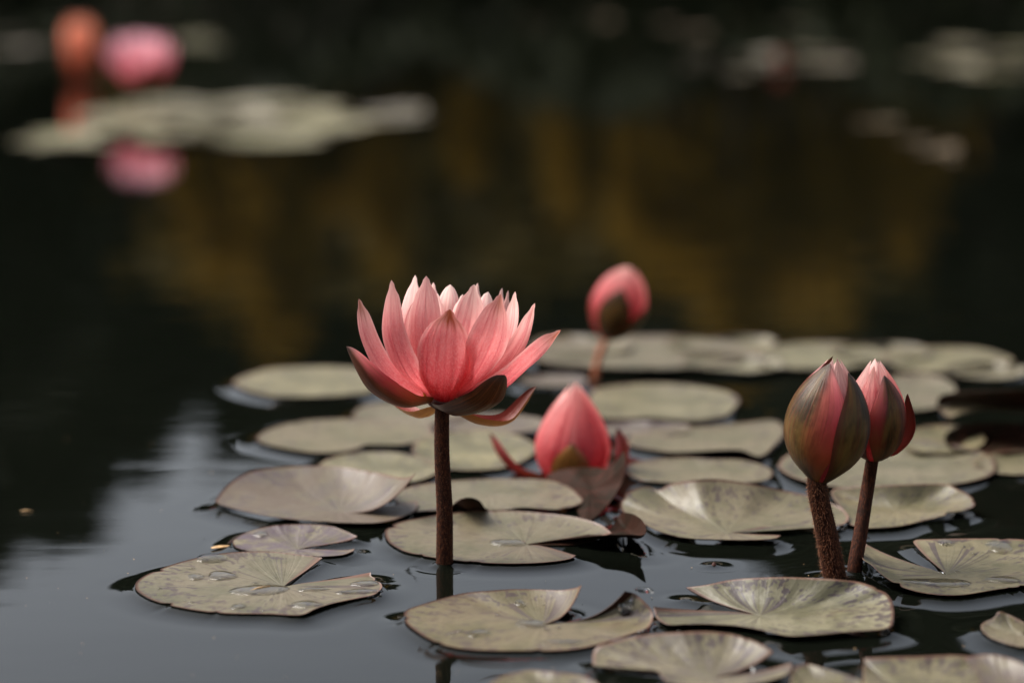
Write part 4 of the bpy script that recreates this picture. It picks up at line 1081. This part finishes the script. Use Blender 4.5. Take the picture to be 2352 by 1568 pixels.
for ob in bpy.data.objects:
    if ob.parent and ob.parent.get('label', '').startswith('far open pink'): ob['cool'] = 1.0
    if ob.parent and ob.parent.name.startswith('faded') and ob.name.startswith('petal'):
        ob.data.materials[0] = M_SEPAL; ob['red'] = 0.8
    if ob.parent and ob.parent.name.startswith('orange_water_lily') and ob.name.startswith('petal'):
        ob.data.materials[0] = M_ORANGE

STEMS.append((*at_z(1640, 1299, 0)[:2], 0.0016))
build_water()

# ------------------------------------------------------------------ droplets and scraps
def pad_height(padob, x, y):
    V = o_top[padob.name]
    d = (V[:, 0] - x) ** 2 + (V[:, 1] - y) ** 2
    i = d.argsort()[:4]
    w = 1 / (d[i] + 1e-9)
    return float((V[i, 2] * w).sum() / w.sum())

def drop(padob, z, x, y, rx, ry, h, label, rot=0.0, seed=0):
    """a bead of water: rx, ry in mm on the leaf, h its height in mm."""
    p = at_z(*z(x, y), 0.0015)
    c = np.array([p[0], p[1], pad_height(padob, p[0], p[1])])
    rng = np.random.default_rng(seed + 40)
    n, m = 28, 7
    V, ph = [], rng.uniform(0, 6, 2)
    for i in range(m):
        f = i / m
        for j in range(n):
            t = 2 * math.pi * j / n
            r = (1 + 0.10 * math.sin(2 * t + ph[0]) + 0.06 * math.sin(3 * t + ph[1])) * math.cos(f * math.pi / 2) ** 0.6
            a, b = rx * r * math.cos(t), ry * r * math.sin(t)
            X_, Y_ = (a * math.cos(rot) - b * math.sin(rot)) * mmv, (a * math.sin(rot) + b * math.cos(rot)) * mmv
            zz = pad_height(padob, c[0] + X_, c[1] + Y_) if i == 0 else None
            V.append([c[0] + X_, c[1] + Y_, (zz - 0.0002) if zz is not None else 0])
    V = np.array(V)
    base = V[:n, 2]
    for i in range(1, m):
        V[i * n:(i + 1) * n, 2] = base * (1 - i / m) + c[2] * (i / m) + h * mmv * math.sin(i / m * math.pi / 2)
    V = np.vstack([V, [[c[0], c[1], c[2] + h * mmv]], [[c[0], c[1], c[2] - 0.0002]]])
    F = [[i * n + j, i * n + (j + 1) % n, (i + 1) * n + (j + 1) % n, (i + 1) * n + j] for i in range(m - 1) for j in range(n)]
    F += [[(m - 1) * n + j, (m - 1) * n + (j + 1) % n, m * n] for j in range(n)]
    F += [[(j + 1) % n, j, m * n + 1] for j in range(n)]
    o = mesh_obj('water_drop', V, F, M_DROP, origin=c)
    return tag(o, label, 'water drop', 'water beads on the lily pads')

drop(P_FL, Z1, 1180, 400, 17, 11, 1.3, 'long shallow puddle at the heart of the front left pad', 0.0, 1)
drop(P_FL, Z1, 860, 285, 9, 9, 1.2, 'bead of water left of the heart of the front left pad', 0.3, 2)
drop(P_FL, Z1, 640, 300, 5, 6, 0.9, 'small bead nearest the left rim of the front left pad', 0, 3)
drop(P_FL, Z1, 770, 175, 8, 8, 0.9, 'bead near the back rim of the front left pad', 0, 4)
drop(P_FL, Z1, 1570, 530, 9, 8, 1.4, 'round bead at the front rim of the front left pad', 0, 5)
drop(P_FL, Z1, 995, 548, 4.5, 5, 1.0, 'small round bead on the front edge of the front left pad', 0, 6)
drop(P_FL, Z1, 2060, 355, 9, 6, 1.0, 'upper of two beads on the short lobe of the front left pad', 0, 7)
drop(P_FL, Z1, 2010, 420, 12, 6, 1.0, 'lower of two beads on the short lobe of the front left pad', 0.1, 8)
drop(P_FL, Z1, 1630, 395, 8, 5, 0.9, 'bead right of the heart of the front left pad', 0.2, 9)
drop(P_FC, Z2, 1070, 1215, 9, 7, 1.4, 'bead at the notch of the olive pad with curling lobes', 0, 10)
drop(P_FC, Z2, 745, 1275, 6.5, 6, 1.3, 'bead near the front rim of the olive pad with curling lobes', 0, 11)
drop(P_FC, Z2, 1000, 1115, 3.2, 4, 0.9, 'small bead behind the heart of the olive pad with curling lobes', 0, 12)
drop(P_FC, Z2, 1665, 1187, 4, 3.5, 1.0, 'small bead on the right lobe of the olive pad with curling lobes', 0, 13)
drop(P_FC, Z2, 1775, 1140, 4.5, 4, 1.2, 'bead at the right tip of the olive pad with curling lobes', 0, 14)
drop(P_FC, Z2, 1260, 1335, 12, 5, 0.9, 'long bead along the front rim of the olive pad with curling lobes', 0, 15)
drop(P_R, Z6, 2110, 950, 8, 9, 1.3, 'large oval bead on the broad pad right of the bud stems', 0, 16)
drop(P_R, Z6, 1585, 925, 5, 5, 0.7, 'flat bead near the notch lobe of the broad pad right of the bud stems', 0, 17)
drop(P_R, Z6, 1500, 1265, 18, 11, 1.1, 'wide puddle at the front of the broad pad right of the bud stems', 0, 18)
drop(P_R, Z6, 2150, 1240, 10, 7, 1.3, 'bead near the right front of the broad pad right of the bud stems', 0, 19)
drop(P_C, Z2, 925, 705, 10, 9, 1.5, 'bead at the notch of the smooth pale pad behind the tall stem', 0, 20)
drop(P_PU, Z7, 450, 1270, 4.5, 6, 1.0, 'bead on the small purple wrinkled pad', 0, 21)

def scrap(name, a, b, r, label, cat, mat):
    v, f = tube(np.array([a, a * 0.6 + b * 0.4 + np.array([0, 0.0005, 0.0003]), b]), [r * 0.5, r, r * 0.5], 6)
    return tag(mesh_obj(name, v, f, mat, origin=a), label, cat)
a = at_z(*Z1(1095, 388), 0.0035); b = at_z(*Z1(1260, 348), 0.0040)
scrap('straw', a, b, 0.0005, 'thin tan straw lying across the puddle on the front left pad', 'straw', M_STRAW)
a = at_z(486, 1258, 0.0012); b = at_z(530, 1252, 0.0016)
scrap('plant_scrap', a, b, 0.0026, 'pale tan scrap floating beside the small purple pad', 'scrap', M_STRAW).scale.z = 0.3
a = at_z(47, 1173, 0.0008); b = at_z(76, 1173, 0.0008)
scrap('plant_scrap', a, b, 0.0005, 'tiny tan scrap floating alone in open water at the far left', 'scrap', M_STRAW)
# young shoot just breaking the surface
c = at_z(1640, 1299, 0)
th = np.linspace(0, 2 * np.pi, 16, endpoint=False)
V = np.array([[c[0] + r * math.cos(t), c[1] + r * math.sin(t), z] for r, z in ((0.0030, -0.004), (0.0014, 0.0008), (0.0007, 0.0018), (0.0002, 0.0022)) for t in th])
F = [[i * 16 + j, i * 16 + (j + 1) % 16, (i + 1) * 16 + (j + 1) % 16, (i + 1) * 16 + j] for i in range(3) for j in range(16)] + [[48 + j for j in range(16)]]
tag(mesh_obj('leaf_shoot', V, F, M_CUP, origin=c), 'tiny leaf shoot just breaking the water behind the right front pad', 'shoot')

def beads(padob, n, label, seed):
    rng = np.random.default_rng(seed)
    V = o_top[padob.name]
    c = V[:, :2].mean(0)
    for i in range(n):
        q = V[rng.integers(0, len(V))]
        xy = c + (q[:2] - c) * 0.92
        r = rng.uniform(0.7, 2.2)
        zc = pad_height(padob, xy[0], xy[1])
        th = np.linspace(0, 2 * np.pi, 12, endpoint=False)
        BV = np.array([[xy[0] + r * mmv * k_ * math.cos(t), xy[1] + r * mmv * k_ * math.sin(t), zc + r * mmv * 0.5 * h_] for k_, h_ in ((1, -0.25), (0.9, 0.45), (0.55, 0.85)) for t in th] + [[xy[0], xy[1], zc + r * mmv * 0.5], [xy[0], xy[1], zc - r * mmv * 0.13]])
        BF = [[a * 12 + b, a * 12 + (b + 1) % 12, (a + 1) * 12 + (b + 1) % 12, (a + 1) * 12 + b] for a in range(2) for b in range(12)]
        BF += [[24 + b, 24 + (b + 1) % 12, 36] for b in range(12)] + [[(b + 1) % 12, b, 37] for b in range(12)]
        tag(mesh_obj('water_bead', BV, BF, M_DROP, origin=[xy[0], xy[1], zc]), label, 'water drop', label)
beads(P_FL, 14, 'tiny water bead scattered on the front left pad', 1)
beads(P_FC, 12, 'tiny water bead scattered on the olive pad with curling lobes', 2)
beads(P_R, 9, 'tiny water bead scattered on the broad pad right of the bud stems', 3)

rng = np.random.default_rng(77)
n = 260
xy = np.stack([rng.uniform(-0.33, 0.40, n), rng.uniform(1.1, 1.75, n)], 1)
keep = np.ones(n, bool)
for poly, _ in PADS:
    lo_, hi_ = poly[:, :2].min(0) - 0.004, poly[:, :2].max(0) + 0.004
    keep &= ~((xy > lo_) & (xy < hi_)).all(1)
xy = xy[keep]
ce = np.concatenate([xy, np.full((len(xy), 1), 0.0004)], 1)
v, f = leaf_cards(ce, 0.0006, rng)
v[:, 2] = 0.0003 + (v[:, 2] - 0.0004) * 0.25 + 0.0002
tag(mesh_obj('floating_specks', v, f, M_STRAW, smooth=False), 'fine specks of dust and pollen on the open water', 'specks', kind='stuff')
